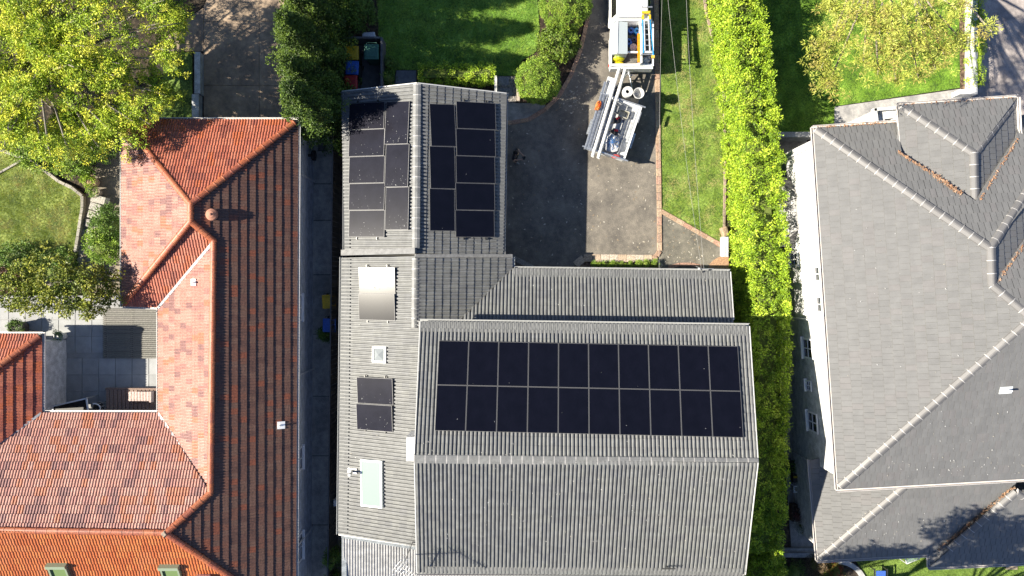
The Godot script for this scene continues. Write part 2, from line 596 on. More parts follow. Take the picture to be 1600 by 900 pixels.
func cap_shape(style: String, col: Color) -> MB:
	var b := MB.new()
	var prof := []
	if style == "round":
		for k in 9:
			var g := PI * (-0.06 + 1.12 * k / 8.0)
			prof.append(Vector2(cos(g) * 0.125, sin(g) * 0.085 - 0.02))
	elif style == "flat":
		prof = [Vector2(0.17, -0.07), Vector2(0.15, -0.01), Vector2(0.05, 0.03), Vector2(-0.05, 0.03), Vector2(-0.15, -0.01), Vector2(-0.17, -0.07)]
	else:
		prof = [Vector2(0.155, -0.085), Vector2(0.14, -0.03), Vector2(0.045, 0.02), Vector2(0.0, 0.03), Vector2(-0.045, 0.02), Vector2(-0.14, -0.03), Vector2(-0.155, -0.085)]
	var mortar := Color(0.42, 0.41, 0.40)
	var st := []
	if style == "round":
		st = [[0.0, 1.12, col], [0.1, 1.12, col], [0.12, 1.0, col], [1.04, 0.96, col]]
	elif style == "flat":
		st = [[0.0, 1.03, mortar], [0.09, 1.03, mortar], [0.095, 1.0, col], [1.0, 0.99, col]]
	else:
		st = [[0.0, 1.05, mortar], [0.07, 1.05, mortar], [0.075, 1.0, col], [1.0, 0.98, col]]
	for s in st.size() - 1:
		for k in prof.size() - 1:
			var q := []
			for e in [[s, k], [s, k + 1], [s + 1, k + 1], [s + 1, k]]:
				var p: Vector2 = prof[e[1]] * st[e[0]][1]
				q.append(Vector3(st[e[0]][0], p.y, p.x))
			var mid: Vector3 = (q[0] + q[1]) / 2.0
			b.quad(q[0], q[1], q[2], q[3], st[s][2] if style == "round" or s != 1 else col, Vector3(0, mid.y + 0.12, mid.z))
	for k in range(1, prof.size() - 1):
		var e := [Vector3(0, prof[0].y, prof[0].x) * st[0][1], Vector3(0, prof[k].y, prof[k].x) * st[0][1], Vector3(0, prof[k + 1].y, prof[k + 1].x) * st[0][1]]
		b.tri(e[0], e[1], e[2], st[0][2], Vector3.LEFT)
	return b
# gutter trough along the eave a -> b, hung outside it (out = horizontal outward)
func gutter(house: Node3D, a: Vector3, b: Vector3, out: Vector3, col: Color, mat_name := "paint", wide := 0.12) -> void:
	var g := MB.new()
	var o := out.normalized()
	var d := (b - a).normalized() * 0.03
	a -= d; b += d
	var h := Vector3.UP
	var prof := [o * 0.0 + h * 0.0, o * 0.0 - h * 0.12, o * (wide * 0.8) - h * 0.12, o * wide - h * 0.02, o * wide + h * 0.012, o * (wide - 0.014) + h * 0.012, o * (wide - 0.016) - h * 0.02, o * (wide * 0.75) - h * 0.10, o * 0.012 - h * 0.10, o * 0.012]
	for i in prof.size():
		var p: Vector3 = prof[i]; var q: Vector3 = prof[(i + 1) % prof.size()]
		var e := q - p
		g.quad(a + p, b + p, b + q, a + q, col, e.cross(b - a) * (-1.0 if (b - a).cross(h).dot(o) > 0 else 1.0))
	part(house, "gutter", g, mat_name)
# mesh strip over the first course along an eave, following the rolls of the grey tiles
func guard(house: Node3D, pl: Plane, a: Array, b: Array, deep: float, col: Color) -> void:
	var fr := frame_of(pl)
	var n: Vector3 = fr[2]; var v: Vector3 = fr[1]
	var p := RP(a[0], a[1], pl); var q := RP(b[0], b[1], pl)
	var d := (q - p).normalized()
	var L := p.distance_to(q)
	var g := MB.new()
	var s := 0.0
	var step := 0.05
	var ps := []
	while s <= L:
		ps.append(p + d * s + n * (0.052 + 0.012 * sin(TAU * s / 0.15)))
		s += step
	for i in ps.size() - 1:
		g.quad(ps[i] - v * 0.06, ps[i + 1] - v * 0.06, ps[i + 1] + v * deep, ps[i] + v * deep, col, n)
	part(house, "gutter_guard", g, "matte")
func wall_ring(house: Node3D, pts: Array, y0: float, y1: float, inset: float, col: Color, called := "wall") -> MeshInstance3D:
	var p2 := PackedVector2Array()
	for p in pts:
		p2.append(Vector2(p.x, p.z))
	var off := Geometry2D.offset_polygon(p2, -inset)
	var q := []
	for p in off[0]:
		q.append(Vector3(p.x, 0, p.y))
	var b := MB.new()
	b.prism(q, y0, y1, col)
	return part(house, called, b, "wall")

var pl := {}   # named roof planes, used again by what stands on the roofs
func ax(deg: float) -> Array:   # the house's own right and down directions in plan
	var t := deg_to_rad(deg)
	return [Vector3(cos(t), 0, sin(t)), Vector3(-sin(t), 0, cos(t))]

func main_house() -> void:
	var H := thing("grey_roofed_house", "two-storey house with grey concrete tile roofs and solar panels between red and charcoal roofed neighbours", "house", Vector3(0, 0, 0))
	var a := ax(1.1)
	var X: Vector3 = a[0]; var Z: Vector3 = a[1]
	pl.AE = slope(P(787, 260, 2.8), -X, 0.341)
	pl.AW = slope(P(540.5, 260, 2.8), X, 0.385)
	pl.BW = slope(P(533, 600, 2.86), X, 0.385)
	pl.BE = slope(P(800, 411, 2.86), -X, 0.341)
	pl.C = slope(P(970, 423, 2.86), Z, 0.341)
	pl.DN = slope(P(913, 506, 5.25), Z, 0.262)
	pl.DS = slope(P(908, 896, 5.25), -Z, 0.287)
	var R := new_roof()
	face(R, pl.AW, [[534, 144], [652, 131], [650, 392], [540, 394]], "grey", "grey", 0.5, [[[545, 160], [640, 160], [640, 371], [545, 371]]])
	face(R, pl.AE, [[652, 131], [791, 147], [785, 397], [650, 397]], "grey", "grey", 0.5, [[[672, 160], [784, 160], [784, 371], [672, 371]]])
	face(R, pl.BW, [[535, 403], [650, 400], [648, 500], [674, 503], [668, 856], [530, 834]], "grey", "grey", 0.5, [[[560, 417], [618, 417], [618, 500], [560, 500]], [[557, 590], [614, 590], [614, 675], [557, 675]]])
	face(R, pl.BE, [[650, 403], [800, 403], [800, 420], [706, 513], [648, 513]], "grey", "grey")
	face(R, pl.C, [[800, 420], [1140, 425], [1147, 522], [697, 520]], "grey", "grey")
	face(R, pl.DN, [[657, 503], [1170, 510], [1183, 722], [648, 716]], "grey", "grey", 0.5, [[[684, 530], [1155, 541], [1165, 684], [677, 675]]])
	face(R, pl.DS, [[648, 716], [1183, 722], [1163, 897], [652, 894]], "grey", "grey")
	var roof := close_roof(R, H, "tile_grey")
	var rc := [Color(0.19, 0.195, 0.197), Color(0.20, 0.204, 0.204)]
	caps(roof, RP(652, 132, pl.AW), RP(650, 388, pl.AW), "flat", [Color(0.205, 0.21, 0.21)], "tile_grey", 0.42, 0.06)
	caps(roof, RP(650, 404, pl.BW), RP(649, 512, pl.BW), "flat", [Color(0.205, 0.21, 0.21)], "tile_grey", 0.42, 0.06)
	caps(roof, RP(647, 717, pl.DN), RP(1184, 722, pl.DN), "flat", rc, "tile_grey", 0.40, 0.06)
	# flashing where the roof steps, in pieces each side of the ridge
	for s in [[pl.AW, [536, 395], [651, 392], 0.0], [pl.AE, [648, 400], [799, 400], 0.0]]:
		var f := MB.new()
		var p0 := RP(s[1][0], s[1][1], s[0]); var p1 := RP(s[2][0], s[2][1], s[0])
		var nn: Vector3 = s[0].normal
		var wz := 0.24 if s[0] == pl.AW else 0.14
		f.box(Transform3D(Basis((p1 - p0).normalized(), nn, (p1 - p0).normalized().cross(nn)), (p0 + p1) / 2 + nn * 0.075), Vector3(p0.distance_to(p1), 0.16, wz), G(0.25))
		part(H, "step_flashing", f, "matte")
	# valley tray between the low roofs
	var vt := MB.new()
	var va := RP(801, 420, pl.C) + Vector3(0, 0.02, 0); var vb := RP(706, 513, pl.C) + Vector3(0, 0.02, 0)
	vt.tube([va, vb], 0.045, 6, G(0.06))
	part(H, "valley_tray", vt, "matte")
	# gutters
	var gw := Color(0.36, 0.365, 0.365)
	gutter(H, P(540.5, 143, 2.78), P(540, 394, 2.78), -X, Color(0.36, 0.365, 0.365))
	gutter(H, P(789.5, 147, 2.78), P(785, 397, 2.78), X, Color(0.36, 0.365, 0.365))
	gutter(H, P(535, 403, 2.84), P(530, 834, 2.84), -X, Color(0.36, 0.365, 0.365))
	gutter(H, P(800, 403, 2.84), P(800, 419, 2.84), X, Color(0.36, 0.365, 0.365))
	gutter(H, P(803, 420.5, 2.84), P(1140, 425, 2.84), -Z, Color(0.36, 0.365, 0.365))
	gutter(H, P(657, 503, 5.23), P(1170, 510, 5.23), -Z, gw)
	gutter(H, P(652, 894, 5.23), P(1163, 897, 5.23), Z, Color(0.36, 0.365, 0.365))
	guard(H, pl.AW, [541, 146], [541, 392], 0.20, Color(0.165, 0.17, 0.172))
	guard(H, pl.BW, [536, 404], [531, 832], 0.40, Color(0.165, 0.17, 0.172))
	guard(H, pl.DN, [659, 504], [1166, 511], 0.36, Color(0.165, 0.17, 0.172))
	guard(H, pl.DS, [664, 893.5], [1160, 896.5], 0.28, Color(0.165, 0.17, 0.172))
	guard(H, pl.C, [803, 421], [1138, 426], 0.34, Color(0.165, 0.17, 0.172))
	guard(H, pl.AE, [789, 150], [785, 395], 0.30, Color(0.165, 0.17, 0.172))
	# walls
	var wc := Color(0.66, 0.65, 0.62)
	wall_ring(H, [P(540, 146, 2.8), P(789, 146, 2.8), P(785, 412, 2.8), P(535, 412, 2.8)], -0.1, 2.72, 0.4, wc)
	wall_ring(H, [P(535, 402, 2.86), P(668, 402, 2.86), P(668, 850, 3.4), P(530, 834, 2.86)], -0.1, 2.78, 0.4, wc)
	wall_ring(H, [P(640, 423, 2.86), P(1140, 425, 2.86), P(1145, 560, 3.4), P(640, 560, 3.4)], -0.1, 2.78, 0.4, wc)
	wall_ring(H, [P(657, 503, 5.2), P(1170, 510, 5.2), P(1163, 897, 5.2), P(652, 894, 5.2)], -0.1, 5.14, 0.4, wc)
	for e in [[[655, 650], -1], [[1172, 1181], 1]]:
		var gb := MB.new()
		var in_: Vector3 = X * (-0.42 * e[1])
		var q0 := RP(657 if e[1] < 0 else 1170, 518, pl.DN) + in_; var q1 := RP(648 if e[1] < 0 else 1183, 719, pl.DN) + in_; var q2 := RP(652 if e[1] < 0 else 1163, 885, pl.DS) + in_
		var dn := Vector3(0, -0.14, 0)
		gb.tri(q0 + dn, q1 + dn, q2 + dn, wc, X * e[1])
		part(H, "gable", gb, "wall")
	# barge boards on the verges
	for e in [[pl.AW, [535, 143], [652, 130]], [pl.AE, [652, 130], [791, 146]], [pl.DN, [1170.5, 510], [1184, 722]], [pl.DS, [1184, 722], [1164, 897]], [pl.DN, [656.5, 503], [647.5, 716]], [pl.DS, [647.5, 716], [651.5, 894]], [pl.BW, [530, 835], [652, 853]], [pl.C, [1141, 425], [1146, 500]]]:
		var bb := MB.new()
		var p0 := RP(e[1][0], e[1][1], e[0]); var p1 := RP(e[2][0], e[2][1], e[0])
		var nn: Vector3 = e[0].normal
		var dx := (p1 - p0).normalized()
		bb.box(Transform3D(Basis(dx, nn, dx.cross(nn)), (p0 + p1) / 2 - nn * 0.06), Vector3(p0.distance_to(p1), 0.22, 0.04), Color(0.5, 0.5, 0.49))
		part(H, "barge_board", bb, "paint")
	# corrugated sheets beyond the tiled roof
	corrugated(H, [P(536, 838, 2.62), P(652, 856, 2.72), P(652, 960, 2.3), P(536, 960, 2.2)], 0.117)
	corrugated(H, [P(653, 880, 4.35), P(1158, 884, 4.35), P(1158, 990, 4.1), P(653, 990, 4.1)], 0.117)
	var fl := MB.new()
	var f0 := P(534, 836, 2.72); var f1 := P(652, 855, 2.95)
	fl.box(Transform3D(Basis((f1 - f0).normalized(), Vector3.UP, (f1 - f0).normalized().cross(Vector3.UP)), (f0 + f1) / 2), Vector3(f0.distance_to(f1), 0.1, 0.2), Color(0.36, 0.39, 0.41))
	part(H, "apron_flashing", fl, "metal_sheet")
	var sf := MB.new()
	sf.box(at((P(538, 840, 2.66) + P(538, 960, 2.25)) / 2), Vector3(0.2, 0.1, P(538, 840, 2.66).distance_to(P(538, 960, 2.25))), Color(0.36, 0.39, 0.41))
	part(H, "side_flashing", sf, "metal_sheet")
	# white rendered box beside the ridge of the high roof
	var ch := MB.new()
	var c0 := P(642, 702, 5.4)
	ch.box(at(c0 - Vector3(0, 0.9, 0), -0.02), Vector3(0.34, 1.8, 0.92), Color(0.78, 0.78, 0.77))
	part(H, "parapet_box", ch, "paint")
	var cf := MB.new()
	var c1 := P(645, 687, 5.2)
	cf.box(Transform3D(Basis(Vector3.UP, 0.6), c1 - Vector3(0, 0.2, 0)), Vector3(0.34, 0.2, 0.2), G(0.3))
	part(H, "saddle_flashing", cf, "metal_sheet")
	# roof skylights, vent pipe
	skylight(H, [[567, 717], [600, 719], [599, 793], [566, 789]], 0.16, Color(0.72, 0.78, 0.76), Color(0.19, 0.275, 0.235))
	skylight(H, [[584, 541], [605, 542], [604, 567], [583, 566]], 0.10, Color(0.5, 0.5, 0.5), Color(0.20, 0.22, 0.235))
	var vp := MB.new()
	var v0 := RP(551, 736, pl.BW)
	vp.cyl(v0 - Vector3(0, 0.1, 0), v0 + Vector3(0, 0.55, 0), 0.05, 0.05, 10, G(0.35))
	vp.cyl(v0 + Vector3(0, 0.55, 0), v0 + Vector3(0, 0.66, 0), 0.085, 0.07, 12, G(0.4))
	part(H, "vent_pipe", vp, "paint")
	var vf := MB.new()
	vf.box(Transform3D(Basis(frame_of(pl.BW)[0], pl.BW.normal, -frame_of(pl.BW)[1]), v0 + pl.BW.normal * 0.045), Vector3(0.26, 0.02, 0.45), G(0.55))
	part(H, "pipe_flashing", vf, "metal_sheet")
	var an := MB.new()
	var ap := RP(1042, 884, pl.DS)
	an.cyl(ap, ap + Vector3(0, 0.3, 0), 0.02, 0.02, 8, G(0.05))
	an.cyl(ap + Vector3(-0.26, 0.3, 0), ap + Vector3(0.26, 0.3, 0), 0.025, 0.025, 8, G(0.05))
	part(H, "roof_anchor", an, "matte")
	# east-facing windows of the garage wing and the upper floor gable
	for w in [[P(760, 220, 1.5), 1.4], [P(758, 330, 1.5), 1.6]]:
		var p: Vector3 = w[0]
		var wx := P(787, 260, 2.8).x - 0.4 + 0.005
		window(H, Vector3(wx, 1.5, p.z), X, Z, w[1], 1.1, Color(0.7, 0.7, 0.7), 2)
func corrugated(H: Node3D, c: Array, pitch: float) -> void:
	var b := MB.new()
	var L: float = c[0].distance_to(c[1])
	var n := int(L / pitch) * 6
	var nn: Vector3 = (c[3] - c[0]).cross(c[1] - c[0]).normalized()
	if nn.y < 0: nn = -nn
	for i in n:
		var q := []
		for e in [i, i + 1]:
			var t := float(e) / n
			var h := nn * 0.017 * sin(TAU * e / 6.0)
			q.append(c[0].lerp(c[1], t) + h); q.append(c[3].lerp(c[2], t) + h)
		b.quad(q[0], q[2], q[3], q[1], Color(0.46, 0.46, 0.46), nn)
	part(H, "corrugated_roof", b, "metal_sheet")
func skylight(H: Node3D, px: Array, high: float, fc: Color, gc: Color) -> void:
	var n: Vector3 = pl.BW.normal
	var q := []
	for p in px:
		q.append(RP(p[0], p[1], pl.BW))
	var c: Vector3 = (q[0] + q[1] + q[2] + q[3]) / 4.0
	var ex: Vector3 = (q[1] - q[0] + q[2] - q[3]) / 2.0
	var ez: Vector3 = (q[3] - q[0] + q[2] - q[1]) / 2.0
	var bs := Basis(ex.normalized(), n, ex.normalized().cross(n))
	var f := MB.new()
	var w := ex.length(); var l := ez.length()
	for s in [-1, 1]:
		f.box(Transform3D(bs, c + bs.x * s * (w / 2 - 0.035) + n * high / 2), Vector3(0.07, high, l), fc)
		f.box(Transform3D(bs, c + bs.z * s * (l / 2 - 0.035) + n * high / 2), Vector3(w - 0.142, high - 0.006, 0.07), fc)
	var sk := part(H, "skylight", f, "paint")
	var g := MB.new()
	if high > 0.12:
		g.box(Transform3D(bs, c + n * (high - 0.03)), Vector3(w - 0.14, 0.03, l - 0.14), gc)
	else:
		for k in 4:
			var g0 := [Vector3(-1, 0, -1), Vector3(1, 0, -1), Vector3(1, 0, 1), Vector3(-1, 0, 1)]
			var m := Vector3((w - 0.14) / 2, 1, (l - 0.14) / 2)
			g.tri(c + bs * (g0[k] * m) + n * 0.06, c + bs * (g0[(k + 1) % 4] * m) + n * 0.06, c + n * 0.17, gc, n)
	part(sk, "glazing", g, "glass_pale")
# a window standing on a wall: p = centre on the wall face, o = outward, s = along the wall
func window(H: Node3D, p: Vector3, o: Vector3, s: Vector3, w: float, h: float, col: Color, bars := 1, sill := true) -> void:
	var bs := Basis(s.normalized(), Vector3.UP, s.normalized().cross(Vector3.UP))
	var f := MB.new()
	o = o.normalized()
	for e in [-1, 1]:
		f.box(Transform3D(bs, p + o * 0.02 + bs.x * e * (w / 2 - 0.03)), Vector3(0.06, h, 0.06), col)
		f.box(Transform3D(bs, p + o * 0.02 + Vector3.UP * e * (h / 2 - 0.03)), Vector3(w - 0.122, 0.06, 0.058), col)
	for i in bars - 1:
		f.box(Transform3D(bs, p + o * 0.018 + bs.x * w * (float(i + 1) / bars - 0.5)), Vector3(0.035, h - 0.122, 0.05), col)
	f.box(Transform3D(bs, p + o * 0.016), Vector3(w - 0.124, 0.03, 0.046), col)
	if sill:
		f.box(Transform3D(bs, p + o * 0.05 - Vector3.UP * (h / 2 + 0.03)), Vector3(w + 0.1, 0.05, 0.14), col)
	var win := part(H, "window", f, "paint")
	var g := MB.new()
	g.box(Transform3D(bs, p + o * 0.004), Vector3(w - 0.06, h - 0.06, 0.02), Color(0.03, 0.035, 0.045))
	part(win, "pane", g, "glass_dark")

func red_house() -> void:
	var H := thing("red_tiled_house", "single-storey house with red terracotta tile roof and courtyard", "house", Vector3(0, 0, 0))
	var X := Vector3.RIGHT; var Z := Vector3.BACK
	var r := 0.488
	pl.EE = slope(P(464, 500, 3.6), -X, r)
	pl.EN = slope(P(330, 187, 3.6), Z, r)
	pl.EW1 = slope(P(191, 330, 3.6), X, r)
	pl.ES1 = slope(P(220, 478, 3.6), -Z, r)
	pl.EW2 = slope(P(248, 560, 3.6), X, r)
	pl.EN2 = slope(P(160, 644, 3.6), Z, r)
	pl.ES2 = slope(RP(258, 832, pl.EN2), -Z, r)
	pl.FE = slope(P(66, 580, 3.6), -X, r)
	pl.FN = slope(P(30, 521, 3.6), Z, r)
	var R := new_roof()
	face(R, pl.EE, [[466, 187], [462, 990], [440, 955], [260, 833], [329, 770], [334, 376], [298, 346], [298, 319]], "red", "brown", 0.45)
	face(R, pl.EN, [[191, 187], [466, 187], [298, 319]], "red", "red", 0.7)
	face(R, pl.EW1, [[191, 187], [298, 319], [298, 346], [191, 478]], "red", "pink", 0.5)
	face(R, pl.ES1, [[191, 478], [298, 346], [334, 376], [248, 480]], "red", "red", 0.7)
	face(R, pl.EW2, [[248, 480], [334, 376], [329, 770], [248, 645]], "red", "pink", 0.5)
	face(R, pl.EN2, [[66, 645], [248, 645], [329, 770], [260, 833], [-60, 827], [-60, 735]], "red", "pink", 0.9)
	face(R, pl.ES2, [[-60, 827], [260, 833], [440, 955], [-60, 955]], "red", "orange", 0.7)
	face(R, pl.FE, [[66, 522], [66, 645], [-60, 735], [-60, 615]], "red", "red", 1.2)
	face(R, pl.FN, [[66, 522], [-60, 615], [-60, 522]], "red", "red", 1.0)
	var roof := close_roof(R, H, "tile_red")
	var cc := [Color(0.66, 0.19, 0.075), Color(0.69, 0.22, 0.095), Color(0.60, 0.17, 0.075), Color(0.54, 0.16, 0.09)]
	for h in [[pl.EE, 460, 192, 298, 319], [pl.EW1, 196, 193, 298, 319], [pl.EE, 298, 317, 298, 347], [pl.EW1, 195, 473, 298, 346], [pl.EE, 298, 346, 335, 377], [pl.EE, 334, 376, 329, 771], [pl.EE, 329, 770, 259, 834], [pl.EE, 260, 833, 440, 955], [pl.EN2, -60, 827, 258, 832], [pl.FE, 62, 525, -60, 615]]:
		caps(roof, RP(h[1], h[2], h[0]), RP(h[3], h[4], h[0]), "round", cc, "tile_red", 0.40, 0.05)
	var knob := MB.new()
	knob.box(Transform3D(Basis(Vector3.UP, 0.7), RP(259, 833, pl.EN2) + Vector3(0, 0.1, 0)), Vector3(0.24, 0.14, 0.24), Color(0.42, 0.34, 0.26), 0.6)
	part(roof, "mortar_cap", knob, "stone")
	# metal valleys
	for v in [[pl.EW2, 334, 378, 248, 481], [pl.EW2, 248, 645, 329, 769], [pl.EN2, 66, 645, -40, 721]]:
		var vb := MB.new()
		var p0 := RP(v[1], v[2], v[0]); var p1 := RP(v[3], v[4], v[0])
		var d := (p1 - p0).normalized()
		vb.box(Transform3D(Basis(d, Vector3.UP, d.cross(Vector3.UP)).orthonormalized(), (p0 + p1) / 2 + Vector3(0, 0.035, 0)), Vector3(p0.distance_to(p1), 0.05, 0.10), Color(0.42, 0.44, 0.46))
		part(roof, "valley_tray", vb, "metal_sheet")
	var wg := Color(0.68, 0.66, 0.63)
	for g in [[466, 187, 462, 990, X], [191, 187, 466, 187, -Z], [191, 187, 191, 478, -X], [191, 478.5, 247, 480, Z], [248, 481, 248, 644, -X], [67, 644.5, 247, 644.5, -Z], [66, 522, 66, 644, X], [-60, 522, 66, 522, -Z]]:
		gutter(H, P(g[0], g[1], 3.58), P(g[2], g[3], 3.58), g[4], wg, "paint", 0.09)
	var ww := Color(0.50, 0.56, 0.66)  # pale wall; the blue of its skylit shade is put into the colour
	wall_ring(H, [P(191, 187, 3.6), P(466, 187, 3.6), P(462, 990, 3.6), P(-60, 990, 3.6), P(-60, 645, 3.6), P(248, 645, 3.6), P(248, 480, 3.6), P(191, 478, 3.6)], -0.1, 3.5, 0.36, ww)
	var fw := MB.new()
	var fe := P(66, 523, 3.6)
	fw.bx(-26, -0.1, fe.z + 0.36, fe.x - 0.43, 3.5, P(0, 648, 3.6).z, Color(0.62, 0.63, 0.66))
	part(H, "wing_wall", fw, "wall")
	# windows and drainpipe on the long east wall
	var wx := P(464, 500, 3.6).x - 0.36
	window(H, Vector3(wx - 0.02, 2.1, P(476, 481, 2.3).z), X, Z, 1.15, 0.75, Color(0.6, 0.62, 0.66), 2)
	window(H, Vector3(wx - 0.02, 2.0, P(476, 720, 2.3).z), X, Z, 1.0, 0.8, Color(0.6, 0.62, 0.66), 2)
	window(H, Vector3(wx - 0.02, 2.0, P(476, 860, 2.3).z), X, Z, 1.2, 0.8, Color(0.6, 0.62, 0.66), 2)
	for py in [265, 590, 862]:
		var dp := MB.new()
		var pz := P(470, py, 3.2).z
		dp.tube([Vector3(wx + 0.3, 3.46, pz), Vector3(wx + 0.06, 3.1, pz), Vector3(wx + 0.06, 0.0, pz)], 0.045, 8, Color(0.45, 0.47, 0.5))
		part(H, "downpipe", dp, "paint")
	# terracotta roof ventilator, small vents, green roof windows, white flue box
	var c := RP(334, 336, pl.EE)
	var vt := MB.new()
	vt.lathe(at(c), [[0.15, -0.15], [0.15, 0.08], [0.21, 0.10], [0.245, 0.17], [0.22, 0.25], [0.12, 0.32], [0.05, 0.34], [0.04, 0.38], [0.0, 0.39]], 20, Color(0.50, 0.23, 0.15))
	part(H, "roof_ventilator", vt, "matte")
	for s in [[304, 441, pl.EW2, 0.26], [439, 664, pl.EE, 0.30], [437, 172, pl.EE, 0.1]]:
		if s[1] < 187: continue
		var n: Vector3 = s[2].normal
		var v := MB.new()
		var bs := Basis(Vector3.BACK.cross(n).normalized() * -1, n, Vector3.BACK).orthonormalized()
		v.box(Transform3D(bs, RP(s[0], s[1], s[2]) + n * 0.05), Vector3(s[3], 0.03, s[3]), Color(0.8, 0.8, 0.8))
		var pz := RP(s[0], s[1], s[2])
		v.cyl(pz, pz + Vector3(0, 0.28, 0), 0.035, 0.035, 8, Color(0.75, 0.75, 0.75))
		part(H, "flue_plate", v, "paint")
	for s in [[96, 893], [270, 895]]:
		var n: Vector3 = pl.ES2.normal
		var p := RP(s[0], s[1], pl.ES2)
		var d: Vector3 = -frame_of(pl.ES2)[1]
		var f := MB.new()
		var bs := Basis(Vector3.RIGHT, n, Vector3.RIGHT.cross(n))
		for e in [-1, 1]:
			f.box(Transform3D(bs, p + Vector3.RIGHT * e * 0.33 + d * 0.2 + n * 0.09), Vector3(0.07, 0.18, 1.2), Color(0.20, 0.25, 0.17))
		f.box(Transform3D(bs, p - d * 0.44 + n * 0.12), Vector3(0.78, 0.26, 0.14), Color(0.22, 0.27, 0.19))
		var rw := part(H, "roof_window", f, "paint")
		var g := MB.new()
		g.box(Transform3D(bs, p + d * 0.24 + n * 0.1), Vector3(0.59, 0.04, 1.15), Color(0.13, 0.19, 0.08))
		part(rw, "pane", g, "glass_pale")
	var wf := MB.new()
	wf.box(at(RP(321, 903, pl.ES2) + Vector3(0, 0.15, 0)), Vector3(0.5, 0.5, 0.4), Color(0.75, 0.75, 0.74))
	part(H, "flue_box", wf, "paint")

func slate_house() -> void:
	var H := thing("charcoal_roofed_house", "two-storey white house with flat charcoal tile hip roof beside the long hedge", "house", Vector3(0, 0, 0))
	var a := ax(-3.7)
	var X: Vector3 = a[0]; var Z: Vector3 = a[1]
	var r := 0.41
	var e0 := P(1271, 200, 5.3)
	pl.GW = slope(e0, X, r)
	pl.GN = slope(e0, Z, r)
	pl.GE = slope(RP(1548, 388, pl.GW), -X, r)
	pl.GN2 = slope(RP(1550, 445, pl.GW), Z, r)
	pl.GS = slope(P(1309, 764, 5.3), -Z, r)
	pl.HW = slope(P(1407, 180, 5.65), X, r)
	pl.HN = slope(P(1500, 157, 5.65), Z, r)
	pl.HE = slope(RP(1523, 280, pl.HW), -X, r)
	pl.IW = slope(P(1271, 800, 2.9), X, r)
	pl.IS = slope(P(1340, 871, 2.9), -Z, r)
	pl.JW = slope(RP(1452, 866, pl.IS), X, 0.3)
	pl.JS = slope(P(1500, 883, 2.9), -Z, r)
	var R := new_roof()
	face(R, pl.GW, [[1271, 200], [1548, 388], [1550, 445], [1614, 497], [1309, 764]], "slate", "slate", 0.6)
	face(R, pl.GN, [[1271, 200], [1404, 191], [1408, 238], [1524, 314], [1588, 214], [1592, 180], [1660, 175], [1660, 250], [1548, 388]], "slate", "slate", 0.6)
	face(R, pl.GE, [[1548, 388], [1650, 230], [1650, 300], [1553, 443], [1550, 445]], "slate", "slate", 0.6)
	face(R, pl.GN2, [[1552, 444], [1650, 300], [1650, 500], [1614, 497], [1550, 445]], "slate", "slate", 0.6)
	face(R, pl.GS, [[1309, 764], [1614, 497], [1680, 490], [1680, 743]], "slate", "slate", 0.9)
	face(R, pl.HW, [[1405, 164], [1522, 240], [1524, 315], [1400, 237]], "slate", "slate", 0.6)
	face(R, pl.HN, [[1405, 164], [1590, 152], [1523, 240]], "slate", "slate", 0.6)
	face(R, pl.HE, [[1590, 152], [1593, 213], [1525, 315], [1523, 240]], "slate", "slate", 0.6)
	face(R, pl.IW, [[1265, 720], [1335, 700], [1413, 761], [1278, 875]], "slate", "slate", 0.6)
	face(R, pl.IS, [[1278, 875], [1413, 761], [1425, 742], [1600, 732], [1586, 756], [1452, 866]], "slate", "slate", 0.9)
	face(R, pl.JW, [[1452, 886], [1452, 866], [1586, 756], [1588, 769], [1484, 858]], "slate", "slate", 0.6)
	face(R, pl.JS, [[1452, 886], [1484, 858], [1588, 769], [1660, 765], [1660, 876]], "slate", "slate", 0.6)
	var roof := close_roof(R, H, "tile_slate")
	var cc := [Color(0.15, 0.147, 0.147), Color(0.165, 0.162, 0.161)]
	for h in [[pl.GW, 1274, 202, 1548, 388], [pl.GE, 1548, 388, 1650, 230], [pl.GW, 1549, 386, 1551, 447], [pl.GW, 1550, 445, 1612, 496], [pl.GW, 1312, 761, 1614, 497], [pl.HW, 1408, 166, 1522, 240], [pl.HE, 1588, 155, 1523, 240], [pl.HW, 1522, 238, 1524, 313], [pl.IW, 1281, 873, 1413, 761], [pl.JS, 1484, 858, 1588, 769], [pl.JS, 1588, 769, 1640, 800]]:
		caps(roof, RP(h[1], h[2], h[0]), RP(h[3], h[4], h[0]), "angled", cc, "tile_slate", 0.40, 0.05)
	var wg := Color(0.55, 0.52, 0.50)
	for g in [[1271, 200, 1309, 764, -X, 5.28], [1271, 200, 1403, 191, -Z, 5.28], [1309, 765, 1680, 744, Z, 5.28], [1405, 164, 1590, 152, -Z, 5.63], [1405, 166, 1411, 238, -X, 5.63], [1590, 153, 1593, 210, X, 5.63], [1265, 720, 1278, 875, -X, 2.88], [1278, 876, 1452, 867, Z, 2.88], [1452, 867, 1453, 886, -X, 2.88], [1453, 887, 1660, 877, Z, 2.88]]:
		gutter(H, P(g[0], g[1], g[5]), P(g[2], g[3], g[5]), g[4], wg, "paint", 0.10)
	var wc := Color(0.80, 0.80, 0.79)
	wall_ring(H, [P(1271, 200, 5.3), P(1670, 175, 5.3), P(1690, 744, 5.3), P(1309, 764, 5.3)], -0.1, 5.2, 0.3, wc)
	wall_ring(H, [P(1405, 164, 5.65), P(1590, 152, 5.65), P(1600, 240, 5.65), P(1410, 240, 5.65)], -0.1, 5.55, 0.3, wc)
	wall_ring(H, [P(1265, 718, 2.9), P(1500, 700, 2.9), P(1600, 868, 2.9), P(1278, 875, 2.9)], -0.1, 2.8, 0.3, wc)
	# windows on the west wall: (pixel, height of the middle)
	var wall0 := e0 + X * 0.3
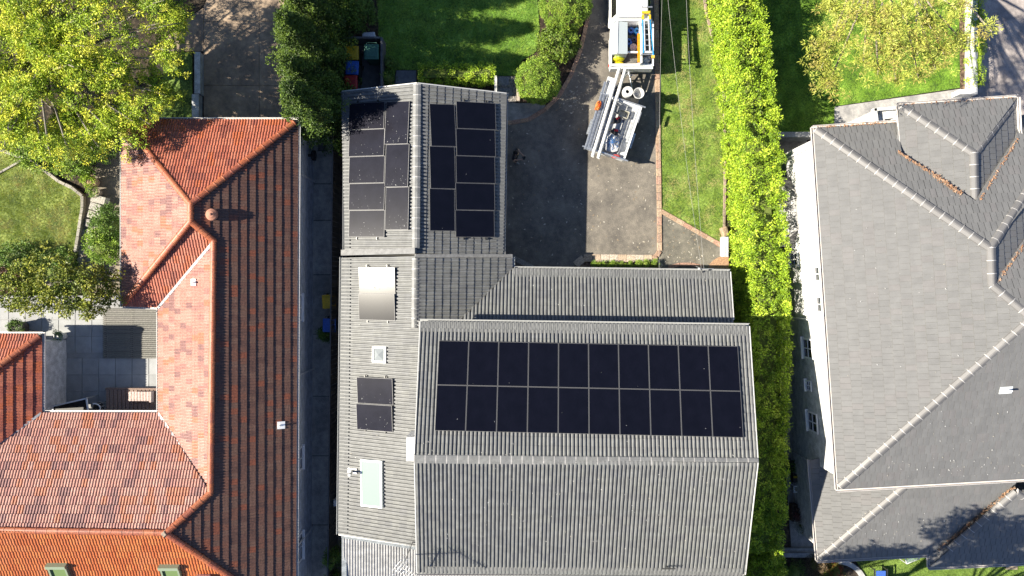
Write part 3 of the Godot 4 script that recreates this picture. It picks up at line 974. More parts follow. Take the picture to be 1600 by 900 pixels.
	for w in [[1277, 428, 4.35, 0.62, 0.9], [1277, 476, 4.35, 0.66, 0.9], [1255, 545, 2.75, 0.85, 0.95], [1264, 660, 2.75, 0.85, 0.95], [1258, 603, 2.6, 0.45, 0.5], [1248, 405, 1.9, 0.6, 0.8]]:
		var p := P(w[0], w[1], w[2])
		var along := (p - wall0).dot(Z)
		var q := wall0 + Z * along
		q.y = w[2]
		window(H, q - X * 0.006, -X, Z, w[3], w[4], Color(0.74, 0.74, 0.73), 2)
	# ledge moulding at the upper floor, pipes
	for s in [[500, 502, 3.2], [235, 245, 3.6]]:
		var along := (P(1260, s[0], s[2]) - wall0).dot(Z)
		var m := MB.new()
		var q := wall0 + Z * along
		m.tube([Vector3(q.x, 5.1, q.z) - X * 0.05, Vector3(q.x, 0.0, q.z) - X * 0.05], 0.04, 8, Color(0.7, 0.7, 0.7))
		part(H, "downpipe", m, "paint")
	# low hipped hood over the ground floor bay
	var hd := MB.new()
	var p0 := (P(1240, 275, 2.2) - wall0).dot(Z); var p1 := (P(1243, 384, 2.2) - wall0).dot(Z)
	var b0 := wall0 + Z * p0; var b1 := wall0 + Z * p1
	var f0 := b0 - X * 0.75; var f1 := b1 - X * 0.75
	var t0 := b0 + Z * 0.7; var t1 := b1 - Z * 0.7
	var hi := Vector3(0, 2.45, 0); var lo := Vector3(0, 1.95, 0)
	var fl := Vector3(1, 0, 1)
	hd.quad(f0 * fl + lo, f1 * fl + lo, t1 * fl + hi, t0 * fl + hi, Color(0.16, 0.155, 0.155), -X + Vector3.UP)
	hd.tri(f0 * fl + lo, b0 * fl + lo, t0 * fl + hi, Color(0.15, 0.145, 0.145), -Z + Vector3.UP)
	hd.tri(f1 * fl + lo, b1 * fl + lo, t1 * fl + hi, Color(0.15, 0.145, 0.145), Z + Vector3.UP)
	var hood := part(H, "bay_hood", hd, "tile_slate")
	for s in [[f0, t0], [f1, t1], [t0, t1]]:
		var rb := MB.new()
		var y0: Vector3 = (hi if s[0] == t0 else lo)
		rb.tube([s[0] * fl + y0 + Vector3(0, 0.03, 0), s[1] * fl + hi + Vector3(0, 0.03, 0)], 0.05, 6, Color(0.2, 0.195, 0.19))
		part(hood, "ridge_cap", rb, "tile_slate")
	var bw := MB.new()
	bw.prism([b0 + Z * 0.12, b1 - Z * 0.12, b1 - Z * 0.12 - X * 0.6, b0 + Z * 0.12 - X * 0.6], 0.0, 1.93, Color(0.55, 0.56, 0.56))
	part(H, "bay_wall", bw, "wall")
	# roof vent pipe with white flashing
	var v := RP(1571, 609, pl.GS)
	var vf := MB.new()
	var n: Vector3 = pl.GS.normal
	vf.box(Transform3D(Basis(X, n, X.cross(n)), v + n * 0.03), Vector3(0.46, 0.02, 0.28), Color(0.62, 0.66, 0.68))
	part(H, "vent_flashing", vf, "paint")
	var vp := MB.new()
	vp.cyl(v, v + Vector3(0, 0.34, 0), 0.04, 0.04, 8, Color(0.6, 0.62, 0.64))
	part(H, "vent_pipe", vp, "paint")
	# porch parapet on the north side
	var pp := MB.new()
	pp.prism(PL([[1366, 172], [1404, 169], [1404, 191], [1369, 194]], 3.2), 0.0, 3.05, Color(0.78, 0.78, 0.77))
	var porch := part(H, "porch_block", pp, "wall")
	for s in [[[1366, 172], [1404, 169]], [[1366, 172], [1369, 196]]]:
		var q := MB.new()
		var s0 := P(s[0][0], s[0][1], 3.2); var s1 := P(s[1][0], s[1][1], 3.2)
		var d := (s1 - s0).normalized()
		q.box(Transform3D(Basis(d, Vector3.UP, d.cross(Vector3.UP)), (s0 + s1) / 2 - Vector3(0, 0.02, 0) + d.cross(Vector3.UP) * 0.0), Vector3(s0.distance_to(s1) + 0.1, 0.26, 0.12), Color(0.80, 0.80, 0.79))
		part(porch, "parapet", q, "wall")
	var vent := MB.new()
	vent.prism(PL([[1383, 186], [1398, 184.5], [1398, 189], [1383, 190.5]], 3.1), 3.0, 3.1, G(0.015))
	part(porch, "hatch", vent, "matte")

# ================= solar panels
func panel_proto(w: float, h: float, gc: Color) -> Node3D:
	# w across the slope, h up the slope; y is the roof normal, glass at y = 0.14
	var o := Node3D.new()
	var f := MB.new()
	var al := Color(0.14, 0.14, 0.145)
	for s in [-1, 1]:
		f.box(Transform3D(Basis(), Vector3(s * (w / 2 - 0.006), 0.123, 0)), Vector3(0.012, 0.038, h), al)
		f.box(Transform3D(Basis(), Vector3(0, 0.123, s * (h / 2 - 0.006))), Vector3(w - 0.026, 0.036, 0.012), al)
	local_part(o, "frame", f, "anodised")
	var g := MB.new()
	g.bx(-w / 2 + 0.013, 0.128, -h / 2 + 0.013, w / 2 - 0.013, 0.1385, h / 2 - 0.013, gc)
	local_part(o, "glass", g, "panel_glass")
	for s in [-0.28, 0.28]:
		var r := MB.new()
		if h > w:
			r.bx(-w / 2, 0.045, s * h - 0.02, w / 2, 0.102, s * h + 0.02, G(0.25))
		else:
			r.bx(s * w - 0.02, 0.045, -h / 2, s * w + 0.02, 0.102, h / 2, G(0.25))
		local_part(o, "rail", r, "alu")
	return o
func local_part(o: Node, called: String, b: MB, m: String) -> MeshInstance3D:
	var p := MeshInstance3D.new()
	p.name = called
	p.mesh = b.mesh()
	p.mesh.surface_set_material(0, M[m])
	o.add_child(p, true)
	return p
# rows x cols of panels; px = four corners (top left, top right, bottom right, bottom left) on plane q
func array(q: Plane, px: Array, cols: int, rows: int, size: Vector2, label: String, group: String, dirt := 0, lean := 0.0) -> void:
	var fr := frame_of(q)
	var c := []
	for e in px:
		c.append(RP(e[0], e[1], Plane(q.normal, q.d + 0.14)) - q.normal * 0.14)
	for i in cols:
		for j in rows:
			var s := (i + 0.5) / cols; var t := (j + 0.5) / rows
			var p: Vector3 = c[0].lerp(c[1], s).lerp(c[3].lerp(c[2], s), t)
			var ex: Vector3 = ((c[1] - c[0]) / cols).lerp((c[2] - c[3]) / cols, t)
			var ez: Vector3 = ((c[3] - c[0]) / rows).lerp((c[2] - c[1]) / rows, s)
			var o := panel_proto(ex.length() - 0.012, ez.length() - 0.012, Color(0.016, 0.0185, 0.024) if dirt > 10 else Color(0.0055, 0.007, 0.010))  # the paler glass colour carries sky sheen besides dust
			o.name = numbered("solar_panel")
			add_child(o)
			var x := ex.normalized()
			o.transform = Transform3D(Basis(x, deg_to_rad(lean)) * Basis(x, q.normal, x.cross(q.normal)), p)
			tag(o, (label % ([ORD[cols - 1 - i], "gutter" if j == 0 else "ridge"] if cols > 1 else [ORD[j]])) if label.contains("%s") else label.split("|")[j], "solar panel", group)
			if j == 0 or j == rows - 1:
				var st := MB.new()
				for k in [-0.28, 0.28]:
					if ez.length() < ex.length():
						var zz := (ez.length() / 2 + 0.05) * (-1 if j == 0 else 1)
						st.box(at(Vector3(k * ex.length(), 0.085, zz)), Vector3(0.045, 0.06, 0.1), G(0.06))
				if st.V.size():
					local_part(o, "rail_end", st, "alu")
			var specks := rng.randi_range(dirt / 3, dirt)
			if specks:
				var d := MB.new()
				for k in specks:
					var r := rng.randf_range(0.004, 0.013) * (2.0 if rng.randf() < 0.1 else 1.0)
					var e := absf(rng.randfn(0.0, 0.3))
					var z := (0.5 - minf(e, 0.95)) * (ez.length() - 0.1)
					var cp := Vector3(rng.randf_range(-0.46, 0.46) * (ex.length() - 0.06), 0.1405, z)
					var ph := rng.randf() * TAU
					var el := rng.randf_range(1.0, 2.2)
					for m in 6:
						var g0 := TAU * m / 6.0; var g1 := TAU * (m + 1) / 6.0
						var a := Vector3(cos(g0) * r * el, 0, sin(g0) * r).rotated(Vector3.UP, ph); var b := Vector3(cos(g1) * r * el, 0, sin(g1) * r).rotated(Vector3.UP, ph)
						d.tri(cp, cp + a, cp + b, Color(0.17, 0.175, 0.18), Vector3.UP)
				var sp := local_part(o, "bird_droppings", d, "speck")
				sp.set_meta("kind", "stuff")
const ORD := ["first", "second", "third", "fourth", "fifth", "sixth", "seventh", "eighth", "ninth", "tenth"]
func panels() -> void:
	var S := Vector2.ONE
	array(pl.DN, [[686, 532], [1153, 541], [1162, 684], [679, 673]], 10, 2, S, "black solar panel on highest grey roof, %s from hedge end, %s-side row", "solar panels on the high roof", 1)
	array(pl.AE, [[672.5, 162], [712, 163], [710.5, 361.5], [671, 360.5]], 1, 3, S, "upright black solar panel near shaded garage ridge, %s from lawn gable", "upright panels on the shaded garage slope", 1)
	array(pl.AE, [[713.5, 158], [775, 161], [772.5, 371], [711.5, 370.5]], 1, 5, S, "sideways black solar panel by shaded garage gutter, %s from lawn gable", "sideways panels on the shaded garage slope", 1)
	array(pl.AW, [[545, 161.5], [600.5, 158.5], [601, 370.5], [545, 370.5]], 1, 5, S, "sideways dusty solar panel with painted sky sheen on sunlit garage slope, %s from bin-corner gable", "sideways panels on the sunlit garage slope", 24, 0.0)
	array(pl.AW, [[601.5, 159], [638.5, 157.5], [638.5, 359], [602, 359.5]], 1, 3, S, "upright dusty solar panel with painted sky sheen beside sunlit garage ridge, %s from the gable", "upright panels on the sunlit garage slope", 24, 0.0)
	array(pl.BW, [[560.5, 417], [617.5, 417], [616.5, 501], [560, 499.5]], 1, 2, S, "glaring solar panel next to the white roof step flashing|glaring solar panel next to the small square skylight's upper side", "panel pair below the roof step", 6, 4.7)
	array(pl.BW, [[558, 588.5], [614, 591], [612.5, 675.5], [556.5, 671]], 1, 2, S, "dark dusty solar panel with painted sky sheen below the small square skylight|dark dusty solar panel next to the long mint skylight", "panel pair between the skylights", 18, 3.9)

# ================= the ground
const CY := 1.3   # height of the red house's courtyard terrace
func grounds() -> void:
	var b := MB.new()
	b.bx(-60, -0.5, -60, 60, -0.05, 60, Color(0.10, 0.085, 0.07))
	structure("ground", b, "soil")
	sheet("driveway", [[917, -80], [1023, -80], [1025, 60], [1027, 250], [1029, 330], [1029, 393], [1021, 401], [912, 401], [898, 414], [880, 470], [790, 470], [770, 400], [770, 191], [800, 191], [825, 187], [850, 172], [872, 150], [890, 120], [906, 78], [917, 35]], 0.0, Color(0.20, 0.18, 0.148), "asphalt")
	sheet("side_path", [[1032, 331], [1127, 384], [1140, 384], [1140, 470], [1030, 470], [1030, 400]], 0.0, Color(0.195, 0.178, 0.145), "asphalt")
	sheet("front_lawn", [[588, -80], [834, -80], [843, 45], [838, 80], [815, 95], [806, 118], [775, 118], [770, 111], [740, 104], [700, 102], [668, 105], [650, 109], [618, 109], [612, 150], [599, 150], [592, 60]], 0.0, Color(0.26, 0.42, 0.075), "lawn")
	sheet("side_lawn", [[1032, -80], [1095, -80], [1102, 20], [1118, 80], [1131, 140], [1132, 250], [1130, 360], [1127, 381], [1033, 327]], 0.0, Color(0.29, 0.40, 0.09), "lawn")
	sheet("neighbour_lawn", [[1150, -80], [1497, -80], [1500, 137], [1304, 166], [1303, 206], [1160, 207]], 0.0, Color(0.26, 0.44, 0.05), "lawn")
	sheet("back_lawn", [[-80, 218], [12, 236], [48, 250], [95, 283], [131, 305], [129, 342], [121, 392], [112, 420], [60, 460], [-80, 460]], 0.12, Color(0.36, 0.41, 0.11), "lawn")
	sheet("shaded_lawn", [[1335, 872], [1680, 850], [1680, 980], [1360, 980], [1352, 900]], 0.0, Color(0.29, 0.40, 0.09), "lawn")
	sheet("verge_lawn", [[262, 88], [300, 80], [301, 200], [230, 200]], 0.0, Color(0.29, 0.40, 0.09), "lawn")
	# concrete slabs of the red house's drive and side path, each slab a piece with open joints
	var dr := slabs("concrete_drive", [[[352, -60], [404.7, -60], [404.7, 32.7], [318.3, 32.7], [318.3, 10]], [[405.3, -60], [440, -60], [520, -60], [520, 32.7], [405.3, 32.7]], [[318.3, 33.3], [404.7, 33.3], [404.7, 133.7], [318.3, 133.7]], [[405.3, 33.3], [520, 33.3], [520, 133.7], [405.3, 133.7]], [[318.3, 134.3], [404.7, 134.3], [404.7, 215], [318.3, 215]], [[405.3, 134.3], [520, 134.3], [520, 215], [405.3, 215]], [[247, 80], [270, 45], [317.7, 12], [317.7, 80]]], Color(0.44, 0.325, 0.22))
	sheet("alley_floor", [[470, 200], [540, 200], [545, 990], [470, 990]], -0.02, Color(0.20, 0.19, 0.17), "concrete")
	var pth := []
	var ys := [217, 288, 345, 430, 523, 620, 713, 821, 990]
	for i in ys.size() - 1:
		pth.append([[486, ys[i]], [526, ys[i]], [526, ys[i + 1] - 1.6], [486, ys[i + 1] - 1.6]])
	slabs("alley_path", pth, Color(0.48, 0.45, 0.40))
	sheet("mulch_bed", [[505, -80], [588, -80], [592, 60], [598, 62], [533, 62], [505, 20]], 0.0, Color(0.12, 0.085, 0.05), "soil")
	sheet("bin_slab", [[533, 60], [597, 60], [599, 160], [533, 160]], 0.01, Color(0.11, 0.11, 0.11), "concrete")
	sheet("curved_bed", [[650, 110], [668, 106], [700, 103], [740, 105], [770, 112], [774, 150], [650, 150]], 0.0, Color(0.17, 0.13, 0.095), "soil", -0.055)
	sheet("entry_slab", [[619, 110], [650, 110], [650, 160], [615, 160]], 0.015, Color(0.20, 0.205, 0.21), "concrete")
	sheet("gravel_bed", [[777, 119], [807, 119], [806, 160], [770, 160]], 0.0, Color(0.36, 0.32, 0.28), "stone", -0.055)
	sheet("entry_path", [[770, 161], [835, 161], [856, 166], [848, 172], [824, 186], [800, 190], [770, 190]], 0.012, Color(0.36, 0.34, 0.30), "concrete")
	slabs("stepping_stones", [[[779, 121], [795, 121], [795, 133], [779, 133]], [[778, 138], [800, 138], [800, 150], [778, 150]]], Color(0.30, 0.30, 0.30), 0.03)
	sheet("shrub_bed", [[840, -80], [914, -80], [915, 35], [904, 78], [888, 119], [870, 149], [850, 168], [808, 160], [807, 119], [816, 96], [839, 81], [844, 45]], -0.01, Color(0.15, 0.105, 0.07), "soil")
	sheet("box_bed", [[914, 402], [1022, 402], [1034, 416], [1034, 440], [895, 440], [900, 414]], -0.01, Color(0.30, 0.20, 0.15), "soil")
	sheet("hedge_bed", [[1096, -80], [1150, -80], [1160, 207], [1190, 230], [1245, 990], [1150, 990], [1142, 384], [1131, 384], [1133, 250], [1132, 140], [1119, 80], [1103, 20]], -0.015, Color(0.16, 0.12, 0.08), "soil")
	sheet("side_passage", [[1160, 209], [1260, 207], [1290, 870], [1246, 990], [1192, 230]], -0.012, Color(0.36, 0.34, 0.31), "concrete")
	sheet("front_path", [[1304, 167], [1500, 139], [1510, 190], [1420, 260], [1304, 206]], 0.01, Color(0.46, 0.44, 0.41), "concrete")
	sheet("neighbour_drive", [[1528, -80], [1690, -80], [1690, 215], [1520, 215], [1520, 146]], 0.0, Color(0.44, 0.385, 0.35), "concrete")
	sheet("planter_soil", [[1498, -80], [1521, -80], [1522, 139], [1501, 139]], 0.01, Color(0.36, 0.25, 0.16), "soil")
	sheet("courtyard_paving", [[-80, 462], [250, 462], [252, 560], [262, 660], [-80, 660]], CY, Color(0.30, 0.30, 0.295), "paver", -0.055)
	sheet("garden_path", [[160, 222], [200, 190], [215, 190], [215, 470], [120, 480], [122, 395], [130, 345], [133, 306]], -0.005, Color(0.28, 0.235, 0.17), "concrete", -0.055)
	sheet("garden_bed", [[-80, -80], [350, -80], [318, 10], [268, 45], [240, 90], [225, 200], [160, 222], [132, 303], [95, 281], [48, 248], [-80, 215]], -0.02, Color(0.13, 0.10, 0.06), "soil")
	sheet("south_bed", [[1206, 872], [1320, 872], [1345, 900], [1355, 990], [1200, 990]], 0.0, Color(0.12, 0.09, 0.065), "soil")
	# paving joints of the courtyard: thin recessed tiles as real slabs where they are in view
	var cs := []
	for i in 7:
		for j in 3:
			cs.append([[-12 + i * 26, 474 + j * 26], [13 + i * 26, 474 + j * 26], [13 + i * 26, 499 + j * 26], [-12 + i * 26, 499 + j * 26]])
	for i in 6:
		for j in 4:
			cs.append([[103 + i * 26, 552 + j * 26 + 8], [128 + i * 26, 552 + j * 26 + 8], [128 + i * 26, 577 + j * 26 + 8], [103 + i * 26, 577 + j * 26 + 8]])
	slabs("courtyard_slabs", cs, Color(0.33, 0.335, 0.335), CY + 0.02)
func slabs(called: String, list: Array, col: Color, y := 0.015) -> Node3D:
	var t := Node3D.new()
	t.name = numbered(called)
	t.set_meta("kind", "structure")
	add_child(t)
	for s in list:
		var b := MB.new()
		var v := rng.randf_range(0.9, 1.08)
		b.prism(PL(s, y), y - 0.06, y + rng.randf_range(0, 0.004), Color(col.r * v, col.g * v, col.b * v))
		part(t, "slab", b, "paver" if y > 1.0 else "concrete")
	return t
# a row of edging bricks along a pixel polyline
func edging(t: Node3D, pts: Array, cols: Array, wide := 0.24, long := 0.38, high := 0.05, y0 := -0.03, mat_name := "stone") -> void:
	var w := []
	for p in pts:
		w.append(P(p[0], p[1]))
	var off := base_of(t)
	for i in w.size() - 1:
		var n := maxi(1, roundi(w[i].distance_to(w[i + 1]) / long))
		var d: Vector3 = (w[i + 1] - w[i]) / n
		for k in n:
			var b := MB.new()
			var x := d.normalized()
			var c: Vector3 = w[i] + d * (k + 0.5)
			var hh := high + rng.randf_range(-0.004, 0.008)
			var cl: Color = cols[rng.randi() % cols.size()]
			var bs := Basis(x, Vector3.UP, x.cross(Vector3.UP)) * Basis(Vector3.UP, rng.randf_range(-0.015, 0.015))
			b.softbox(Transform3D(bs, c + Vector3(0, (hh + y0) / 2, 0)), Vector3(d.length() - 0.012, hh - y0, wide + rng.randf_range(-0.01, 0.01)), 0.012, cl)
			part(t, "brick", b, mat_name)

# ================= foliage
var CL := {}
func clumps() -> void:
	# leaf clumps of unit radius: leaves per clump, leaf length and width, how flat
	for k in [["broad", 26, 0.52, 0.30, 0.8], ["small", 34, 0.40, 0.24, 0.8], ["spray", 30, 0.75, 0.13, 0.9], ["pinnate", 30, 0.62, 0.2, 0.65], ["grass", 9, 1.0, 0.09, 1.0]]:
		var vs := []
		for q in 5:
			var v := PackedVector3Array(); var n := PackedVector3Array(); var jit := []
			for i in k[1]:
				var d := Vector3(rng.randfn(), rng.randfn() * k[4], rng.randfn()).normalized()
				var p := d * rng.randf_range(0.15, 0.85)
				p.y *= k[4]
				var dirv := (d + Vector3(rng.randfn(), rng.randfn(), rng.randfn()) * 0.45).normalized()
				if k[0] == "grass":
					p = Vector3(rng.randf_range(-0.7, 0.7), 0, rng.randf_range(-0.7, 0.7))
					dirv = Vector3(rng.randfn() * 0.6, 1.0, rng.randfn() * 0.6).normalized()
				var up := (Vector3.UP * 0.9 + Vector3(rng.randfn(), rng.randfn(), rng.randfn()) * 0.6).normalized()
				var side := dirv.cross(up).normalized()
				var nn := side.cross(dirv).normalized()
				var l: float = k[2] * rng.randf_range(0.7, 1.2); var w: float = k[3] * rng.randf_range(0.75, 1.2)
				var a := p; var t := p + dirv * l - nn * l * 0.12
				var m := p + dirv * l * 0.45
				var e0 := m + side * w / 2 + nn * w * 0.12; var e1 := m - side * w / 2 + nn * w * 0.12
				for tr in [[a, e0, t], [a, t, e1]]:
					var fn: Vector3 = (tr[2] - tr[0]).cross(tr[1] - tr[0]).normalized()
					v.append_array(tr); n.append_array([fn, fn, fn])
				jit.append(rng.randf_range(0.62, 1.3))
			vs.append([v, n, jit])
		CL[k[0]] = vs
func tinted_clumps(kind: String, pal: Array) -> Array:
	var o := []
	for c in pal:
		var row := []
		for vv in CL[kind]:
			var cs := PackedColorArray()
			for j in vv[2]:
				var col := Color(c.r * j, c.g * j, c.b * j)
				for q in 6: cs.append(col)
			row.append(cs)
		o.append(row)
	return o
# list of [place, size, tint index 0..1]
func leaves(parent: Node, spots: Array, kind: String, pal: Array, called := "crown") -> MeshInstance3D:
	var tc := tinted_clumps(kind, pal)
	var b := MB.new()
	b.flat = true
	for s in spots:
		var q := rng.randi() % 5
		var ti := clampi(int(s[2] * pal.size()), 0, pal.size() - 1)
		var bs := Basis(Vector3.UP, rng.randf() * TAU) * Basis(Vector3.RIGHT, rng.randf_range(-0.5, 0.5))
		b.stamp(Transform3D(bs.scaled(Vector3.ONE * s[1]), s[0]), CL[kind][q][0], CL[kind][q][1], tc[ti][q])
	return part(parent, called, b, "leaf")
func blob_spots(c: Vector3, r: Vector3, per: float, size: float, rough := 0.2, thick := 0.25) -> Array:
	var o := []
	var area := 4.0 * PI * pow((pow(r.x * r.y, 1.6) + pow(r.x * r.z, 1.6) + pow(r.y * r.z, 1.6)) / 3.0, 1.0 / 1.6)
	for i in int(area * per):
		var d := Vector3(rng.randfn(), rng.randfn(), rng.randfn()).normalized()
		if d.y < -0.55: continue
		var bump_ := noise.get_noise_3d(c.x + d.x * 1.7, c.y + d.y * 1.7, c.z + d.z * 1.7)
		var f := 1.0 + rough * bump_ * 1.6 - thick * pow(rng.randf(), 2.0)
		var t := 0.5 + bump_ * 0.6 + rng.randfn(0.0, 0.2)
		o.append([c + d * r * f, size * rng.randf_range(0.7, 1.25), t])
	return o
func core(parent: Node, c: Vector3, r: Vector3, col := Color(0.17, 0.22, 0.04)) -> void:  # solid body added inside the leaves to block light
	var b := MB.new()
	var pr := []
	for i in 9:
		var g := -PI / 2 + PI * i / 8.0
		pr.append([cos(g), sin(g)])
	b.lathe(Transform3D(Basis.from_scale(r), c), pr, 12, col)
	part(parent, "blocking_core", b, "bark")
func trunk(parent: Node, pts: Array, r0: float, r1: float, col: Color, called := "trunk") -> void:
	var b := MB.new()
	var n := pts.size() - 1
	for i in n:
		b.cyl(pts[i], pts[i + 1], lerpf(r0, r1, float(i) / n), lerpf(r0, r1, float(i + 1) / n), 8, col, i == n - 1)
	part(parent, called, b, "bark")
func bush(label: String, px: float, py: float, rpx: float, high: float, kind: String, pal: Array, group := "", per := 26.0, size := 0.2, called := "shrub") -> void:
	var neat := called != "shrub"
	var zc := high * 0.5
	var c := P(px, py, zc)
	var r := rpx * (EYE - zc) / FOCAL
	var t := thing(called, label, "shrub", Vector3(c.x, 0, c.z), group)
	core(t, c, Vector3(r * 0.62, high * 0.34, r * 0.62))
	leaves(t, blob_spots(c, Vector3(r, high * 0.52, r) * (0.93 if neat else 1.0), per, size, 0.05 if neat else 0.2, 0.1 if neat else 0.25), kind, pal, "foliage")
	trunk(t, [Vector3(c.x, 0, c.z), Vector3(c.x, zc, c.z)], 0.06, 0.04, Color(0.12, 0.09, 0.06), "stem")
func hedge_box(t: Node3D, a: Vector3, b: Vector3, wide: float, high: float, per: float, size: float, kind: String, pal: Array) -> void:
	var d := b - a
	var L := d.length()
	var x := d.normalized()
	var z := x.cross(Vector3.UP)
	var sp := []
	for i in int(L * wide * per):
		var s := rng.randf() * L; var w := rng.randf_range(-0.5, 0.5) * wide
		var p := a + x * s + z * w
		var nz := noise.get_noise_3d(p.x * 1.3, 3.0, p.z * 1.3)
		sp.append([p + Vector3(0, high + nz * 0.4 - 0.75 * pow(rng.randf(), 2.0), 0), size * rng.randf_range(0.6, 1.35), 0.5 + nz * 0.8 + rng.randfn(0.0, 0.25)])
	for i in int(L * high * 2 * per * 0.8):
		var s := rng.randf() * L; var h := rng.randf() * high; var e := -1.0 if rng.randf() < 0.5 else 1.0
		var p := a + x * s + Vector3(0, h, 0)
		var nz := noise.get_noise_3d(p.x * 1.3, p.y * 1.3, p.z * 1.3 + e * 9.0)
		sp.append([p + z * e * (wide / 2 + nz * 0.18 - 0.22 * pow(rng.randf(), 2.0)), size * rng.randf_range(0.7, 1.25), 0.5 + nz * 0.5 + rng.randfn(0.0, 0.2)])
	for e in [0.0, L]:
		for i in int(wide * high * per):
			var p: Vector3 = a + x * e + z * rng.randf_range(-0.5, 0.5) * wide + Vector3(0, rng.randf() * high, 0)
			sp.append([p, size, rng.randf()])
	var cb := MB.new()
	cb.box(Transform3D(Basis(x, Vector3.UP, x.cross(Vector3.UP)), (a + b) / 2 + Vector3(0, high * 0.40, 0)), Vector3(L - 0.25, high * 0.8, wide * 0.5), Color(0.17, 0.22, 0.04))
	part(t, "blocking_core", cb, "bark")  # added solid filler, stops light passing through the hedge
	leaves(t, sp, kind, pal, "foliage")

const YG := [Color(0.1320, 0.2242, 0.0180), Color(0.1920, 0.3068, 0.0200), Color(0.2640, 0.4012, 0.0240), Color(0.3360, 0.4720, 0.0320), Color(0.4080, 0.5192, 0.0450)]
const DG := [Color(0.061, 0.112, 0.018), Color(0.081, 0.150, 0.023), Color(0.108, 0.188, 0.026), Color(0.135, 0.225, 0.033)]
const MG := [Color(0.1221, 0.2150, 0.0230), Color(0.1624, 0.2688, 0.0290), Color(0.2117, 0.3226, 0.0340), Color(0.2598, 0.3584, 0.0390)]
const OL := [Color(0.264, 0.300, 0.044), Color(0.341, 0.372, 0.061), Color(0.418, 0.444, 0.083), Color(0.374, 0.324, 0.088), Color(0.462, 0.504, 0.110)]

